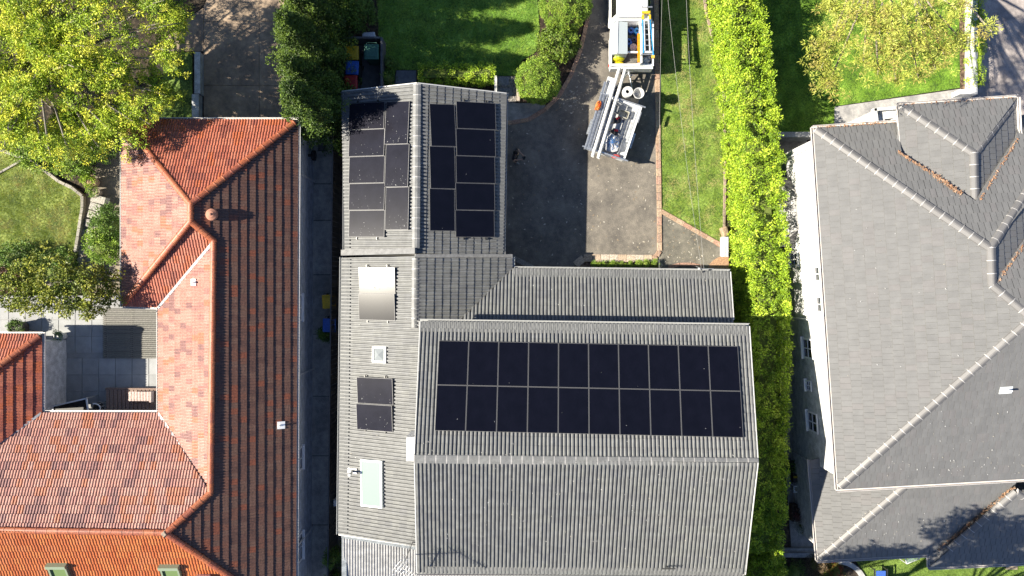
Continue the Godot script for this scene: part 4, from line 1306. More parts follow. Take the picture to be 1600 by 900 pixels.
func gardens() -> void:
	# long clipped hedge between the middle house and the white house
	var hp := [[1140, -90, 1.5], [1156, 60, 1.5], [1178, 250, 1.5], [1189, 450, 1.55], [1190, 640, 1.5], [1182, 800, 1.45], [1180, 845, 1.4]]
	var hg := thing("hedge", "long tall clipped green hedge running beside the white-walled house", "hedge", P(1178, 300, 0))
	for i in hp.size() - 1:
		var a := P(hp[i][0], hp[i][1], 1.7); var b := P(hp[i + 1][0], hp[i + 1][1], 1.7)
		a.y = 0; b.y = 0
		hedge_box(hg, a, b, (hp[i][2] + hp[i + 1][2]) / 2, 3.0, 44.0, 0.15, "broad", YG)
	bush("yellow-green leafy shrub at the end of the long hedge by the corrugated awning", 1192, 885, 29, 2.2, "broad", YG, "", 34.0, 0.2)
	# dark conifers along the boundary
	var ci := 0
	for c in [[518, 196, 6.5, 1.15], [514, 160, 6.4, 0.95], [513, 112, 6.9, 1.05], [520, 62, 6.9, 1.05], [522, 10, 6.9, 1.1], [520, -45, 7.0, 1.2]]:
		conifer(c[0], c[1], c[2], c[3], ci)
		ci += 1
	bush("dim green shrub growing on brown mulch behind the bin corner", 560, 18, 22, 2.4, "small", DG, "", 22.0, 0.2)
	bush("dark green bush filling the corner between conifers and mulch", 532, -12, 26, 3.0, "small", DG, "", 22.0, 0.2)
	# big feathery tree over the red house drive
	var tt := thing("leafy_tree", "large light green feathery tree overhanging the red roof corner and concrete drive", "tree", P(150, 120, 0))
	var base := P(165, 130, 0)
	var sp := []
	trunk(tt, [base, base + Vector3(-0.3, 1.5, 0.1), base + Vector3(-0.8, 3.2, -0.2)], 0.28, 0.18, Color(0.20, 0.16, 0.12))
	var heads := []
	for i in 165:
		var hx := rng.randf_range(-30, 290); var hy := rng.randf_range(-50, 232)
		var edge := 300.0 - maxf(0.0, hy - 110.0) * 0.85 - maxf(0.0, 40.0 - hy) * 0.6
		if hx > edge or (hx > 225 and hy < 90 and rng.randf() < 0.6) or rng.randf() < (0.38 if hx > 150 else 0.12): continue
		heads.append([hx, hy, rng.randf_range(3.6, 6.0) - maxf(0.0, hx - 190.0) * 0.008, rng.randf_range(15, 31)])
	for i in 16:
		heads.append([rng.randf_range(55, 215), rng.randf_range(92, 200), rng.randf_range(4.2, 5.4), rng.randf_range(18, 28)])
	for q in heads:
		var c := P(q[0], q[1], q[2])
		var r: float = q[3] * (EYE - q[2]) / FOCAL
		sp.append_array(blob_spots(c, Vector3(r, r * 0.55, r), 13.0, 0.18, 0.75, 0.5))
		var mid := base + Vector3(-0.8, 3.2, -0.2)
		trunk(tt, [mid, mid.lerp(c, 0.5) + Vector3(rng.randfn() * 0.2, 0.25, rng.randfn() * 0.2), c + Vector3(0, 0.1, 0), c + (c - mid).normalized() * r * 0.7], 0.06, 0.012, Color(0.34, 0.30, 0.25), "branch")
	leaves(tt, sp, "pinnate", [Color(0.1950, 0.3000, 0.0250), Color(0.2990, 0.4080, 0.0300), Color(0.4290, 0.5160, 0.0380), Color(0.5980, 0.6000, 0.0600)])
	# smaller garden plants under and beside it
	for q in [["rounded bright green shrub under the feathery tree beside the stone wall", 60, 232, 34, 1.6, MG], ["leafy green shrub between feathery tree and stone retaining wall", 115, 240, 36, 1.5, MG], ["loose green shrub beside the dirt path and red roof eave", 160, 225, 24, 1.4, DG], ["dense green shrub pressed against the red roof eave below the steps", 172, 350, 26, 1.5, DG], ["green bush below the stone steps next to the red roof", 165, 385, 28, 1.6, MG], ["dark shrub at the lawn's shaded lower edge", 90, 420, 30, 1.3, DG], ["dim green shrub left of the lawn's shaded edge", 30, 412, 34, 1.4, DG]]:
		bush(q[0], q[1], q[2], q[3], q[4], "small", q[5], "", 20.0, 0.2)
	bush("dark red-leaved shrub between the lawn and white courtyard paving", 22, 440, 28, 1.5, "small", [Color(0.07, 0.035, 0.022), Color(0.10, 0.05, 0.03), Color(0.13, 0.075, 0.04)], "", 24.0, 0.2)
	var ct := thing("courtyard_tree", "spreading tree with yellow-green tips shading the white courtyard paving", "tree", P(110, 440, 0))
	sp = []
	var cb := P(118, 440, 0)
	trunk(ct, [cb, cb + Vector3(0.1, 1.2, 0.0), cb + Vector3(-0.1, 2.2, 0.1)], 0.12, 0.08, Color(0.2, 0.17, 0.13))
	for q in [[80, 430, 4.9, 36], [120, 455, 4.9, 36], [155, 440, 4.2, 30], [60, 462, 4.8, 24], [95, 466, 4.8, 26], [165, 465, 4.0, 24], [135, 470, 4.6, 24], [15, 460, 4.6, 22], [40, 468, 4.8, 22], [30, 440, 4.9, 26]]:
		var c := P(q[0], q[1], q[2])
		var r: float = q[3] * (EYE - q[2]) / FOCAL
		sp.append_array(blob_spots(c, Vector3(r, r * 0.5, r), 15.0, 0.2, 0.45, 0.45))
		trunk(ct, [cb + Vector3(-0.1, 2.2, 0.1), (cb + Vector3(0, 2.6, 0)).lerp(c, 0.6), c], 0.04, 0.012, Color(0.25, 0.22, 0.18), "branch")
	leaves(ct, sp, "broad", [Color(0.10, 0.14, 0.02), Color(0.15, 0.19, 0.024), Color(0.22, 0.25, 0.028), Color(0.30, 0.31, 0.04)])
	# rounded shrubs beside the drive
	bush("large round clipped shrub at the top of the drive opposite the work ute", 883, 5, 43, 1.9, "small", MG, "", 75.0, 0.12, "clipped_shrub")
	bush("loose bright green shrub between the two round clipped shrubs by the drive", 873, 68, 30, 1.3, "broad", [Color(0.08, 0.14, 0.015), Color(0.12, 0.19, 0.02), Color(0.16, 0.23, 0.025)], "", 34.0, 0.18)
	bush("round clipped shrub beside the curved entry path kerb", 841, 126, 36, 1.9, "small", MG, "", 75.0, 0.12, "clipped_shrub")
	var fh := thing("low_hedge", "low clipped yellow-green hedge against the garage gable", "hedge", P(714, 125, 0))
	hedge_box(fh, P(660, 122, 0), P(771, 122, 0), 0.75, 0.9, 40.0, 0.15, "small", YG)
	bush("dim ground-hugging shrub in the corner beside the bin wall", 608, 100, 12, 0.7, "small", DG, "", 26.0, 0.14)
	bush("small dark shrub between the bin wall and garage gable", 607, 124, 12, 0.8, "small", DG, "", 26.0, 0.14)
	for i in 8:
		bush("small ball-clipped shrub in the sandstone-edged bed, %s from the grey edging end" % ORD[i], 932 + i * 13.0 + rng.randf_range(-2, 2), 413 + rng.randf_range(-1, 1), 6.5, 0.45, "small", MG, "ball shrubs in the bed below the drive", 60.0, 0.09, "ball_shrub")
	# gum-like tree with bare pale branches on the neighbour's lawn
	var gt := thing("sparse_tree", "sparse olive-yellow tree with bare pale branches over the bright neighbour lawn", "tree", P(1292, -24, 0))
	var gb := P(1292, -24, 0)
	trunk(gt, [gb, gb + Vector3(0.0, 3.0, 0.2), gb + Vector3(-0.1, 5.6, 0.7)], 0.17, 0.12, Color(0.40, 0.35, 0.29))
	sp = []
	for q in [[1290, 68, 8.9, 26], [1287, 98, 8.7, 24], [1296, 128, 8.4, 22], [1312, 60, 8.9, 20], [1340, 25, 9.5, 36], [1375, 45, 9.5, 32], [1410, 20, 9.7, 40], [1450, 35, 9.4, 36], [1395, 72, 9.3, 30], [1432, 78, 9.1, 28], [1372, 108, 8.9, 24], [1400, 122, 8.7, 15], [1470, 75, 8.9, 26], [1502, 62, 8.7, 18], [1434, 116, 8.6, 13], [1460, 104, 8.8, 12], [1490, 10, 9.3, 24], [1545, 45, 8.9, 14], [1350, 90, 9.0, 14], [1300, 12, 9.1, 26], [1310, -58, 9.0, 26], [1350, -75, 9.0, 30]]:
		var c := P(q[0], q[1], q[2])
		var r: float = q[3] * (EYE - q[2]) / FOCAL
		sp.append_array(blob_spots(c, Vector3(r, r * 0.5, r), 21.0, 0.165, 0.8, 0.7))
		var mid := gb + Vector3(-0.1, 5.6, 0.7)
		trunk(gt, [mid, mid.lerp(c, 0.45) + Vector3(rng.randfn() * 0.25, -0.2, rng.randfn() * 0.25), c, c + (c - mid).normalized() * r * 0.5], 0.06, 0.012, Color(0.50, 0.43, 0.36), "branch")
	leaves(gt, sp, "spray", OL)
	var ph := thing("planter_hedge", "narrow bright green hedge strip inside the white garden wall", "hedge", P(1515, 70, 0))
	hedge_box(ph, P(1512, -80, 0), P(1515, 137, 0), 0.42, 0.75, 45.0, 0.14, "small", YG)
	# trees standing below the picture whose shade reaches the charcoal roofs
	for q in [[Vector3(6.2, 0, 14.6), Vector3(6.0, 10.0, 12.2), Vector3(1.7, 0.6, 0.35), "broad-crowned tall tree standing past the high roof's lower gutter"], [Vector3(9.6, 0, 14.8), Vector3(9.2, 11.0, 11.0), Vector3(2.0, 0.9, 1.2), "tallest dark tree standing past the end of the long hedge"], [Vector3(14.5, 0, 15.4), Vector3(13.6, 8.5, 12.4), Vector3(1.6, 0.8, 0.8), "tall tree on the shaded back lawn of the white house"]]:
		var t := thing("garden_tree", q[3], "tree", q[0])
		var b0: Vector3 = q[0]
		var top: Vector3 = q[1]
		var fork: Vector3 = b0 + (top - b0) * Vector3(0.3, 0.6, 0.3)
		trunk(t, [b0, fork], 0.22, 0.12, Color(0.2, 0.17, 0.13))
		sp = []
		for k in 12:
			var c: Vector3 = top + Vector3(rng.randf_range(-1, 1), rng.randf_range(-1, 1), rng.randf_range(-1, 1)) * q[2]
			sp.append_array(blob_spots(c, Vector3(0.7, 0.5, 0.55), 9.0, 0.26, 0.5, 0.5))
			trunk(t, [fork, fork.lerp(c, 0.6) + Vector3(0, -0.2, 0), c], 0.06, 0.02, Color(0.2, 0.17, 0.13), "branch")
		leaves(t, sp, "broad", MG)
	# flower bed plants at the foot of the charcoal house
	bush("spiky plant with red flowers in the shaded corner bed", 1305, 893, 11, 0.6, "spray", [Color(0.35, 0.05, 0.03), Color(0.12, 0.12, 0.03), Color(0.16, 0.15, 0.03)], "", 40.0, 0.16)
	bush("low yellow-green plant in the shaded corner bed", 1283, 898, 12, 0.5, "spray", [Color(0.2, 0.22, 0.03), Color(0.14, 0.16, 0.03)], "", 40.0, 0.15)
	bush("brown twiggy plant under the charcoal roof corner", 1275, 882, 15, 0.7, "spray", [Color(0.14, 0.10, 0.06), Color(0.10, 0.09, 0.04)], "", 30.0, 0.16)
	bush("dark spreading plant at the edge of the corner bed", 1240, 893, 16, 0.6, "spray", DG, "", 30.0, 0.16)
	bush("climbing shrub squeezed between the dark fence and corrugated roof", 522, 868, 12, 1.8, "small", DG, "", 26.0, 0.17)
	bush("low shrub at the foot of the dark fence", 524, 905, 14, 1.6, "small", DG, "", 26.0, 0.17)
	grass_tufts("front_lawn_grass", "short shaded grass blades of the front lawn", [[588, -20], [834, -20], [843, 45], [838, 80], [815, 95], [806, 118], [775, 118], [740, 104], [700, 102], [650, 109], [618, 109], [612, 132], [599, 132], [592, 60]], 0.0, 9000, [Color(0.2640, 0.4620, 0.0570), Color(0.3520, 0.5500, 0.0760), Color(0.4510, 0.6050, 0.1045)])
	grass_tufts("side_lawn_grass", "short patchy grass blades of the strip beside the drive", [[1034, -20], [1095, -20], [1102, 20], [1118, 80], [1130, 140], [1131, 250], [1129, 360], [1125, 378], [1036, 326]], 0.0, 8000, [Color(0.3080, 0.4400, 0.0665), Color(0.4180, 0.5390, 0.0950), Color(0.5060, 0.5720, 0.1520), Color(0.5720, 0.5280, 0.2280)])
	grass_tufts("neighbour_lawn_grass", "vivid green short grass of the neighbour lawn", [[1150, -20], [1496, -20], [1499, 136], [1305, 164], [1303, 205], [1162, 206]], 0.0, 13000, [Color(0.22, 0.40, 0.035), Color(0.30, 0.48, 0.05), Color(0.38, 0.55, 0.08)])
	grass_tufts("back_lawn_grass", "sunny yellowish grass of the lawn by the stone steps", [[-10, 236], [12, 240], [46, 253], [93, 286], [128, 308], [126, 342], [118, 392], [108, 418], [60, 440], [-10, 440]], 0.12, 6000, [Color(0.3520, 0.4180, 0.0712), Color(0.4620, 0.5170, 0.1045), Color(0.5720, 0.5830, 0.1805), Color(0.6050, 0.5500, 0.2565)])
	grass_tufts("shaded_lawn_grass", "dark grass of the shaded lawn below the charcoal roof", [[1345, 872], [1600, 860], [1600, 905], [1352, 905]], 0.0, 2500, [Color(0.22, 0.34, 0.06), Color(0.30, 0.42, 0.09)])
func conifer(px: float, py: float, high: float, rad: float, nth: int) -> void:
	var b := P(px, py, 0)
	var t := thing("conifer", "dark bushy conifer in the boundary row, %s from the red house corner" % ORD[nth], "tree", b, "conifers along the boundary")
	trunk(t, [b, b + Vector3(0, high * 0.9, 0)], 0.12, 0.02, Color(0.13, 0.09, 0.06))
	var sp := []
	for i in 950:
		var h := pow(rng.randf(), 0.8)
		var r := rad * (1.0 - pow(h, 1.9)) * (0.75 + 0.25 * minf(1.0, h * 5.0)) + 0.10
		var g := rng.randf() * TAU
		var nz := noise.get_noise_3d(b.x + cos(g) * 2.0, h * 4.5, b.z + sin(g) * 2.0)
		r *= (1.0 + nz * 1.1) * (1.0 - 0.4 * pow(rng.randf(), 2.0))
		sp.append([b + Vector3(cos(g) * r, 0.25 + h * (high - 0.3), sin(g) * r), 0.24 * rng.randf_range(0.6, 1.25) * (1.1 - 0.4 * h), 0.45 + nz * 0.8 + rng.randfn(0, 0.2)])
	leaves(t, sp, "small", [Color(0.028, 0.055, 0.010), Color(0.042, 0.08, 0.012), Color(0.065, 0.115, 0.014), Color(0.11, 0.17, 0.02)])
	var pr := [[rad * 0.5, 0.3]]
	for i in 6:
		var h := (i + 1) / 6.5
		pr.append([rad * 0.55 * (1.0 - pow(h, 1.9)), h * high])
	pr.append([0.0, high * 0.96])
	var cb := MB.new()
	cb.lathe(at(b), pr, 9, Color(0.17, 0.22, 0.04))
	part(t, "blocking_core", cb, "bark")  # added cone filling that blocks light between the sprays
func grass_tufts(called: String, label: String, px: Array, y: float, count: int, pal: Array) -> void:
	var poly := PackedVector2Array()
	var lo := Vector2(1e9, 1e9); var hi := Vector2(-1e9, -1e9)
	for q in px:
		var p := P(q[0], q[1], y)
		poly.append(Vector2(p.x, p.z)); lo = lo.min(poly[-1]); hi = hi.max(poly[-1])
	var tc := tinted_clumps("grass", pal)
	var b := MB.new()
	b.flat = true
	var n := 0
	var tries := 0
	while n < count and tries < count * 6:
		tries += 1
		var p := Vector2(rng.randf_range(lo.x, hi.x), rng.randf_range(lo.y, hi.y))
		if not Geometry2D.is_point_in_polygon(p, poly): continue
		n += 1
		var nz := noise.get_noise_2d(p.x * 0.7, p.y * 0.7) * 1.1 + 0.5 + rng.randfn(0, 0.22)
		var ti := clampi(int(nz * pal.size()), 0, pal.size() - 1)
		var q := rng.randi() % 5
		b.stamp(Transform3D(Basis(Vector3.UP, rng.randf() * TAU).scaled(Vector3(0.07, rng.randf_range(0.035, 0.06), 0.07)), Vector3(p.x, y, p.y)), CL["grass"][q][0], CL["grass"][q][1], tc[ti][q])
	whole(called, b, "blade", label, "grass", "", "stuff")

# ================= yards: walls, fences, bins, edging
# a box whose top face fills the pixel rectangle at height y1
func pbox(b: MB, x0: float, y0: float, x1: float, y1: float, lo: float, hi: float, col: Color) -> void:
	var p := P(x0, y0, hi); var q := P(x1, y1, hi)
	b.bx(p.x, lo, p.z, q.x, hi, q.z, col)
func bin(px: float, py: float, yaw: float, lid: Color, body: Color, label: String, big := 1.0, lidded := true) -> void:
	var c := P(px, py, 1.05 * big); c.y = 0
	var t := thing("wheelie_bin", label, "bin", c, "wheelie bins")
	var T := at(c, yaw)
	var s := big
	var b := MB.new()
	b.softbox(T * at(Vector3(0, 0.52 * s, 0)), Vector3(0.50 * s, 0.9 * s, 0.52 * s), 0.05, body)
	b.box(T * at(Vector3(0, 0.95 * s, 0.0)), Vector3(0.56 * s, 0.06, 0.60 * s), body)
	part(t, "tub", b, "plastic")
	var l := MB.new()
	l.softbox(T * at(Vector3(0, 1.015 * s, 0.01)), Vector3(0.58 * s, 0.07, 0.62 * s), 0.045, lid)
	l.softbox(T * at(Vector3(0, 1.055 * s, 0.02)), Vector3(0.42 * s, 0.03, 0.42 * s), 0.014, lid)
	part(t, "lid", l, "plastic")
	var h := MB.new()
	h.cyl(T * Vector3(-0.2 * s, 0.98 * s, -0.36 * s), T * Vector3(0.2 * s, 0.98 * s, -0.36 * s), 0.016, 0.016, 8, body)
	for e in [-1, 1]:
		h.cyl(T * Vector3(0.2 * s * e, 0.98 * s, -0.36 * s), T * Vector3(0.2 * s * e, 0.96 * s, -0.28 * s), 0.016, 0.016, 8, body)
	part(t, "handle", h, "plastic")
	for e in [-1, 1]:
		var w := MB.new()
		w.cyl(T * Vector3(0.24 * s * e, 0.1, -0.26 * s), T * Vector3(0.30 * s * e, 0.1, -0.26 * s), 0.1, 0.1, 14, G(0.02))
		part(t, "wheel", w, "rubber")
func fence(label: String, pts: Array, high: float, col: Color, step := 2.2) -> void:
	var a := P(pts[0][0], pts[0][1], high); var b := P(pts[1][0], pts[1][1], high)
	a.y = 0; b.y = 0
	var t := thing("boundary_fence", label, "fence", a)
	var n := roundi(a.distance_to(b) / step)
	var d := (b - a) / n
	var x := d.normalized()
	var bs := Basis(x, Vector3.UP, x.cross(Vector3.UP))
	for i in n:
		var m := MB.new()
		var c := a + d * (i + 0.5)
		var k := int(d.length() / 0.2)
		for j in k:
			m.box(Transform3D(bs, c + x * ((j + 0.5) / k - 0.5) * (d.length() - 0.07) + Vector3(0, high / 2 - 0.03, 0)), Vector3(0.19, high - 0.1, 0.012 + 0.016 * (j % 2)), col)
		part(t, "panel", m, "metal_sheet")
		var r := MB.new()
		r.box(Transform3D(bs, c + Vector3(0, high - 0.02, 0)), Vector3(d.length() - 0.07, 0.05, 0.05), col)
		part(t, "top_rail", r, "metal_sheet")
	for i in n + 1:
		var m := MB.new()
		m.box(Transform3D(bs, a + d * i + Vector3(0, high / 2, 0)), Vector3(0.06, high + 0.02, 0.06), col)
		part(t, "post", m, "metal_sheet")
func yards() -> void:
	fence("dark charcoal metal fence along the narrow alley", [[520, 205], [511, 985]], 1.75, Color(0.06, 0.062, 0.066))
	# bin corner
	var bs := thing("bin_screen", "thin grey screen wall around the wheelie bin corner", "wall", P(597, 100, 0))
	for s in [[594.5, 58, 597.5, 150, 0.9], [533, 57, 594, 60, 0.9]]:
		var m := MB.new()
		pbox(m, s[0], s[1], s[2], s[3], -0.05, s[4], Color(0.16, 0.16, 0.16))
		part(bs, "wall_panel", m, "concrete")
	bin(550, 82, 0.03, Color(0.62, 0.42, 0.01), Color(0.05, 0.06, 0.045), "wheelie bin with yellow lid in the bin corner")
	bin(550, 105, -0.04, Color(0.02, 0.12, 0.55), Color(0.05, 0.06, 0.055), "wheelie bin with blue lid in the bin corner")
	bin(548, 128, 0.02, Color(0.42, 0.02, 0.02), Color(0.05, 0.05, 0.05), "wheelie bin with red lid in the bin corner")
	bin(580, 80, 0.0, Color(0.04, 0.16, 0.11), Color(0.04, 0.12, 0.09), "large green wheelie bin standing apart from the coloured lids", 1.12)
	bin(513, 471, 0.05, Color(0.62, 0.42, 0.01), Color(0.05, 0.06, 0.05), "wheelie bin with yellow lid in the alley")
	bin(514, 508, -0.03, Color(0.02, 0.12, 0.55), Color(0.05, 0.06, 0.05), "wheelie bin with blue lid in the alley")
	var tk := MB.new()
	tk.softbox(at(P(576, 56, 0.55) - Vector3(0, 0.27, 0), 0.05), Vector3(0.56, 0.55, 0.30), 0.08, Color(0.72, 0.74, 0.76))
	var tub := thing("storage_tub", "pale oblong plastic tub behind the green bin", "tub", P(576, 56, 0.0))
	part(tub, "tub_body", tk, "plastic")
	var tl := MB.new()
	tl.softbox(at(P(576, 56, 0.55) + Vector3(0, 0.02, 0), 0.05), Vector3(0.58, 0.04, 0.32), 0.03, Color(0.76, 0.78, 0.8))
	part(tub, "tub_lid", tl, "plastic")
	bush("bushy green plant beside the blue-lidded bin in the alley", 509, 522, 10, 0.9, "small", DG, "", 40.0, 0.15)
	# drive side wall
	var lw := thing("drive_wall", "low white rendered wall between drive and shaded grass", "wall", P(308, 130, 0))
	for s in [[304.5, 81, 312, 146], [300.5, 147, 309.5, 192]]:
		var m := MB.new()
		pbox(m, s[0], s[1], s[2], s[3], -0.1, 0.42, Color(0.60, 0.62, 0.64))
		part(lw, "wall_section", m, "wall")
		var cp := MB.new()
		pbox(cp, s[0] - 0.8, s[1], s[2] + 0.8, s[3], 0.421, 0.47, Color(0.70, 0.71, 0.72))
		part(lw, "coping", cp, "wall")
	# sandstone edging of the drive
	var sand := [Color(0.52, 0.36, 0.24), Color(0.58, 0.41, 0.28), Color(0.48, 0.31, 0.22), Color(0.62, 0.45, 0.32), Color(0.55, 0.33, 0.24)]
	var pale := [Color(0.62, 0.50, 0.38), Color(0.68, 0.54, 0.42), Color(0.60, 0.46, 0.34), Color(0.66, 0.56, 0.46)]
	var de := thing("drive_edging", "sandstone edging bricks along the dark drive and side lawn", "edging", P(1027, 200, 0))
	edging(de, [[1024, -60], [1026, 60], [1028, 200], [1030, 326], [1030.5, 392], [1026, 400], [1019, 404]], sand, 0.22)
	edging(de, [[1019, 404], [912, 403], [899, 414]], pale, 0.34)
	edging(de, [[1021, 404], [1034, 417]], pale, 0.2)
	edging(de, [[1033, 330], [1128, 384]], sand, 0.2)
	edging(de, [[1044, 418], [1062, 413], [1080, 413], [1098, 417]], [Color(0.50, 0.30, 0.22)], 0.16)
	var ke := thing("shrub_edging", "curving brick kerb between the round shrubs and the drive", "edging", P(880, 140, 0))
	edging(ke, [[918, -60], [918, 30], [907, 78], [891, 120], [873, 150], [852, 171], [826, 187], [800, 191.5], [786, 191.5]], [Color(0.50, 0.33, 0.22), Color(0.56, 0.37, 0.25), Color(0.44, 0.28, 0.2)], 0.18, 0.36)
	var ge := thing("grey_edging", "grey stone edging strip in the shaded corner by the garage", "edging", P(815, 410, 0))
	edging(ge, [[794, 399], [834, 419]], [Color(0.32, 0.31, 0.29), Color(0.38, 0.36, 0.33)], 0.22)
	var hs := thing("hedge_edging", "weathered stone edging between side lawn and long hedge", "edging", P(1131, 200, 0))
	edging(hs, [[1097, -30], [1103, 18], [1118, 78], [1131, 140], [1133, 250], [1131, 360]], [Color(0.44, 0.33, 0.25), Color(0.36, 0.28, 0.21), Color(0.5, 0.38, 0.3)], 0.12, 0.34, 0.06)
	var gp := MB.new()
	pbox(gp, 1127.5, 371, 1137, 400, -0.05, 0.24, Color(0.82, 0.82, 0.83))
	var post := thing("white_plinth", "low white rendered block at the hedge end of the side path", "plinth", P(1130, 386, 0))
	part(post, "shaft", gp, "wall")
	var gc := MB.new()
	pbox(gc, 1126.8, 370, 1138, 401, 0.242, 0.28, Color(0.84, 0.84, 0.85))
	part(post, "coping", gc, "wall")
	var disc := MB.new()
	var dp := []
	var dc := P(1138, 426)
	for i in 9:
		var g := PI / 2 * i / 8.0
		dp.append(dc + Vector3(-cos(g) * 0.98, 0, -sin(g) * 0.80))
	dp.append(dc)
	disc.prism(dp, -0.05, 0.06, Color(0.56, 0.34, 0.20))
	whole("quarter_round_step", disc, "stone", "quarter-round sandstone step at the corner of the side path", "step")
	var rs := MB.new()
	rs.softbox(at(P(1132, 362, 0.15), 0.3), Vector3(0.3, 0.3, 0.45), 0.06, Color(0.50, 0.36, 0.24))
	whole("corner_stone", rs, "stone", "rough sandstone block beside the low white block", "stone")
	# path edge beside the hedge, neighbour walls
	var pw := MB.new()
	pbox(pw, 1216, 206, 1272, 214, -0.05, 1.0, Color(0.48, 0.48, 0.46))
	whole("garden_wall", pw, "wall", "grey wall end running from hedge to white house corner", "wall")
	var gw := thing("white_garden_wall", "long white wall between bright lawn planter and pale drive", "wall", P(1524, 70, 0))
	for s in [[1521, -80, 1527.5, 147], [1500, 139.5, 1520.8, 147]]:
		var m := MB.new()
		pbox(m, s[0], s[1], s[2], s[3], -0.05, 0.62, Color(0.80, 0.80, 0.79))
		part(gw, "wall_section", m, "wall")
	var kb := MB.new()
	var kp := []
	for i in 9:
		var g := PI / 2 * i / 8.0
		kp.append(P(1306 + sin(g) * 48, 915 - cos(g) * 42))
	for i in range(8, -1, -1):
		var g := PI / 2 * i / 8.0
		kp.append(P(1306 + sin(g) * 40, 915 - cos(g) * 35))
	kb.prism(kp, -0.05, 0.10, Color(0.55, 0.55, 0.53))
	whole("curved_kerb", kb, "concrete", "curved pale concrete kerb round the corner flower bed", "kerb")
	var pe := thing("passage_step", "pair of grey concrete steps at the end of the side passage", "steps", P(1245, 865, 0))
	for s in [[1222, 857, 1276, 864, 0.12], [1222, 864.3, 1276, 871, 0.28]]:
		var m := MB.new()
		pbox(m, s[0], s[1], s[2], s[3], -0.05, s[4], Color(0.42, 0.43, 0.43))
		part(pe, "step", m, "concrete")
	var pv := MB.new()
	pbox(pv, 772.5, 118, 776.5, 145, -0.05, 0.75, Color(0.66, 0.64, 0.6))
	whole("gate_pier", pv, "wall", "thin white wall end between low hedge and gravel", "wall")
	var ps := MB.new()
	pbox(ps, 807, 120, 812, 158, -0.05, 0.10, Color(0.62, 0.52, 0.42))
	whole("gravel_edge", ps, "stone", "pale sandstone edge strip beside the gravel and round shrub", "edging")
	var grv := MB.new(); grv.flat = true
	for i in 900:
		var p := P(rng.randf_range(778, 806), rng.randf_range(120, 160))
		var c := rng.randf_range(0.18, 0.6)
		grv.box(Transform3D(Basis(Vector3(rng.randf(), rng.randf(), rng.randf()).normalized(), rng.randf() * TAU), p + Vector3(0, 0.01, 0)), Vector3(0.05, 0.035, 0.04), Color(c, c * 0.92, c * 0.84))
	whole("gravel", grv, "stone", "mixed pale gravel beside the stepping stones", "gravel", "", "stuff")
	# stone wall round the sunny lawn, steps, pot
	var stone := [Color(0.40, 0.37, 0.31), Color(0.46, 0.43, 0.37), Color(0.34, 0.31, 0.26), Color(0.50, 0.46, 0.38)]
	var sw := thing("stone_edging", "rough pale stone edging wall curving round the sunny lawn", "edging", P(90, 280, 0))
	edging(sw, [[-20, 224], [12, 238], [48, 251], [72, 266], [95, 284], [116, 294], [132, 307], [132, 325], [129, 344], [125, 370], [121, 394]], stone, 0.14, 0.36, 0.20)
	edging(sw, [[-20, 283], [8, 268], [42, 249]], stone, 0.10, 0.34, 0.18)
	var st := thing("stone_steps", "weathered stone steps rising beside the sunny lawn's wall", "steps", P(150, 330, 0))
	for s in [[142, 306, 164, 317, 0.36, -0.25], [140, 318, 161, 330, 0.26, -0.3], [137, 330, 158, 343, 0.16, -0.3], [133, 343, 155, 356, 0.08, -0.2]]:
		var m := MB.new()
		var c := P((s[0] + s[2]) / 2.0, (s[1] + s[3]) / 2.0, s[4])
		m.softbox(at(Vector3(c.x, s[4] / 2, c.z), s[5]), Vector3(0.66, s[4], 0.34), 0.02, stone[rng.randi() % 4].lightened(0.1))
		part(st, "step", m, "stone")
	var fp := thing("flagstone_path", "flagstone path leading down from the steps to the courtyard", "path", P(135, 370, 0))
	for i in 14:
		var m := MB.new()
		var c := P(127 + (i % 2) * 13 + rng.randf_range(-1, 1), 362 + (i / 2) * 11.0 + rng.randf_range(-1, 1))
		var pts := []
		for k in 6:
			pts.append(c + Vector3(cos(TAU * k / 6.0 + 0.4) * rng.randf_range(0.17, 0.21), 0, sin(TAU * k / 6.0 + 0.4) * rng.randf_range(0.14, 0.18)))
		m.prism(pts, -0.05, 0.02 + rng.randf() * 0.008, stone[rng.randi() % 4])
		part(fp, "flagstone", m, "stone")
	pot("terracotta pot holding a yellow-green plant by the stone steps", P(140, 283, 0.5), 0.28, Color(0.55, 0.36, 0.22), YG, 0.5)
	pot("second terracotta pot with leafy plant at the head of the steps", P(147, 300, 0.4), 0.24, Color(0.45, 0.36, 0.26), MG, 0.3)
	# courtyard
	var dk := thing("timber_deck", "weathered grey slatted timber deck in the shaded courtyard", "deck", P(204, 520, CY))
	for i in 25:
		var m := MB.new()
		var c := rng.randf_range(0.85, 1.1)
		pbox(m, 160.5, 482 + i * 3.15, 250, 482 + i * 3.15 + 2.5, CY + 0.06, CY + 0.12 + rng.randf_range(0, 0.004), Color(0.20 * c, 0.19 * c, 0.165 * c))
		part(dk, "slat", m, "wood")
	for x in [164, 205, 246]:
		var m := MB.new()
		pbox(m, x - 1.5, 482, x + 1.5, 560, CY - 0.02, CY + 0.058, Color(0.12, 0.1, 0.08))
		part(dk, "joist", m, "wood")
	var be := thing("slatted_daybed", "brown slatted timber daybed against the courtyard roof edge", "daybed", P(206, 626, CY))
	for i in 13:
		var m := MB.new()
		pbox(m, 166 + i * 6.2, 609, 171 + i * 6.2, 646, CY + 0.38, CY + 0.42, Color(0.30, 0.20, 0.16))
		part(be, "slat", m, "wood")
	for s in [[164.5, 606.5, 248, 609], [164.5, 646.2, 248, 649]]:
		var m := MB.new()
		pbox(m, s[0], s[1], s[2], s[3], CY + 0.30, CY + 0.44, Color(0.26, 0.17, 0.13))
		part(be, "rail", m, "wood")
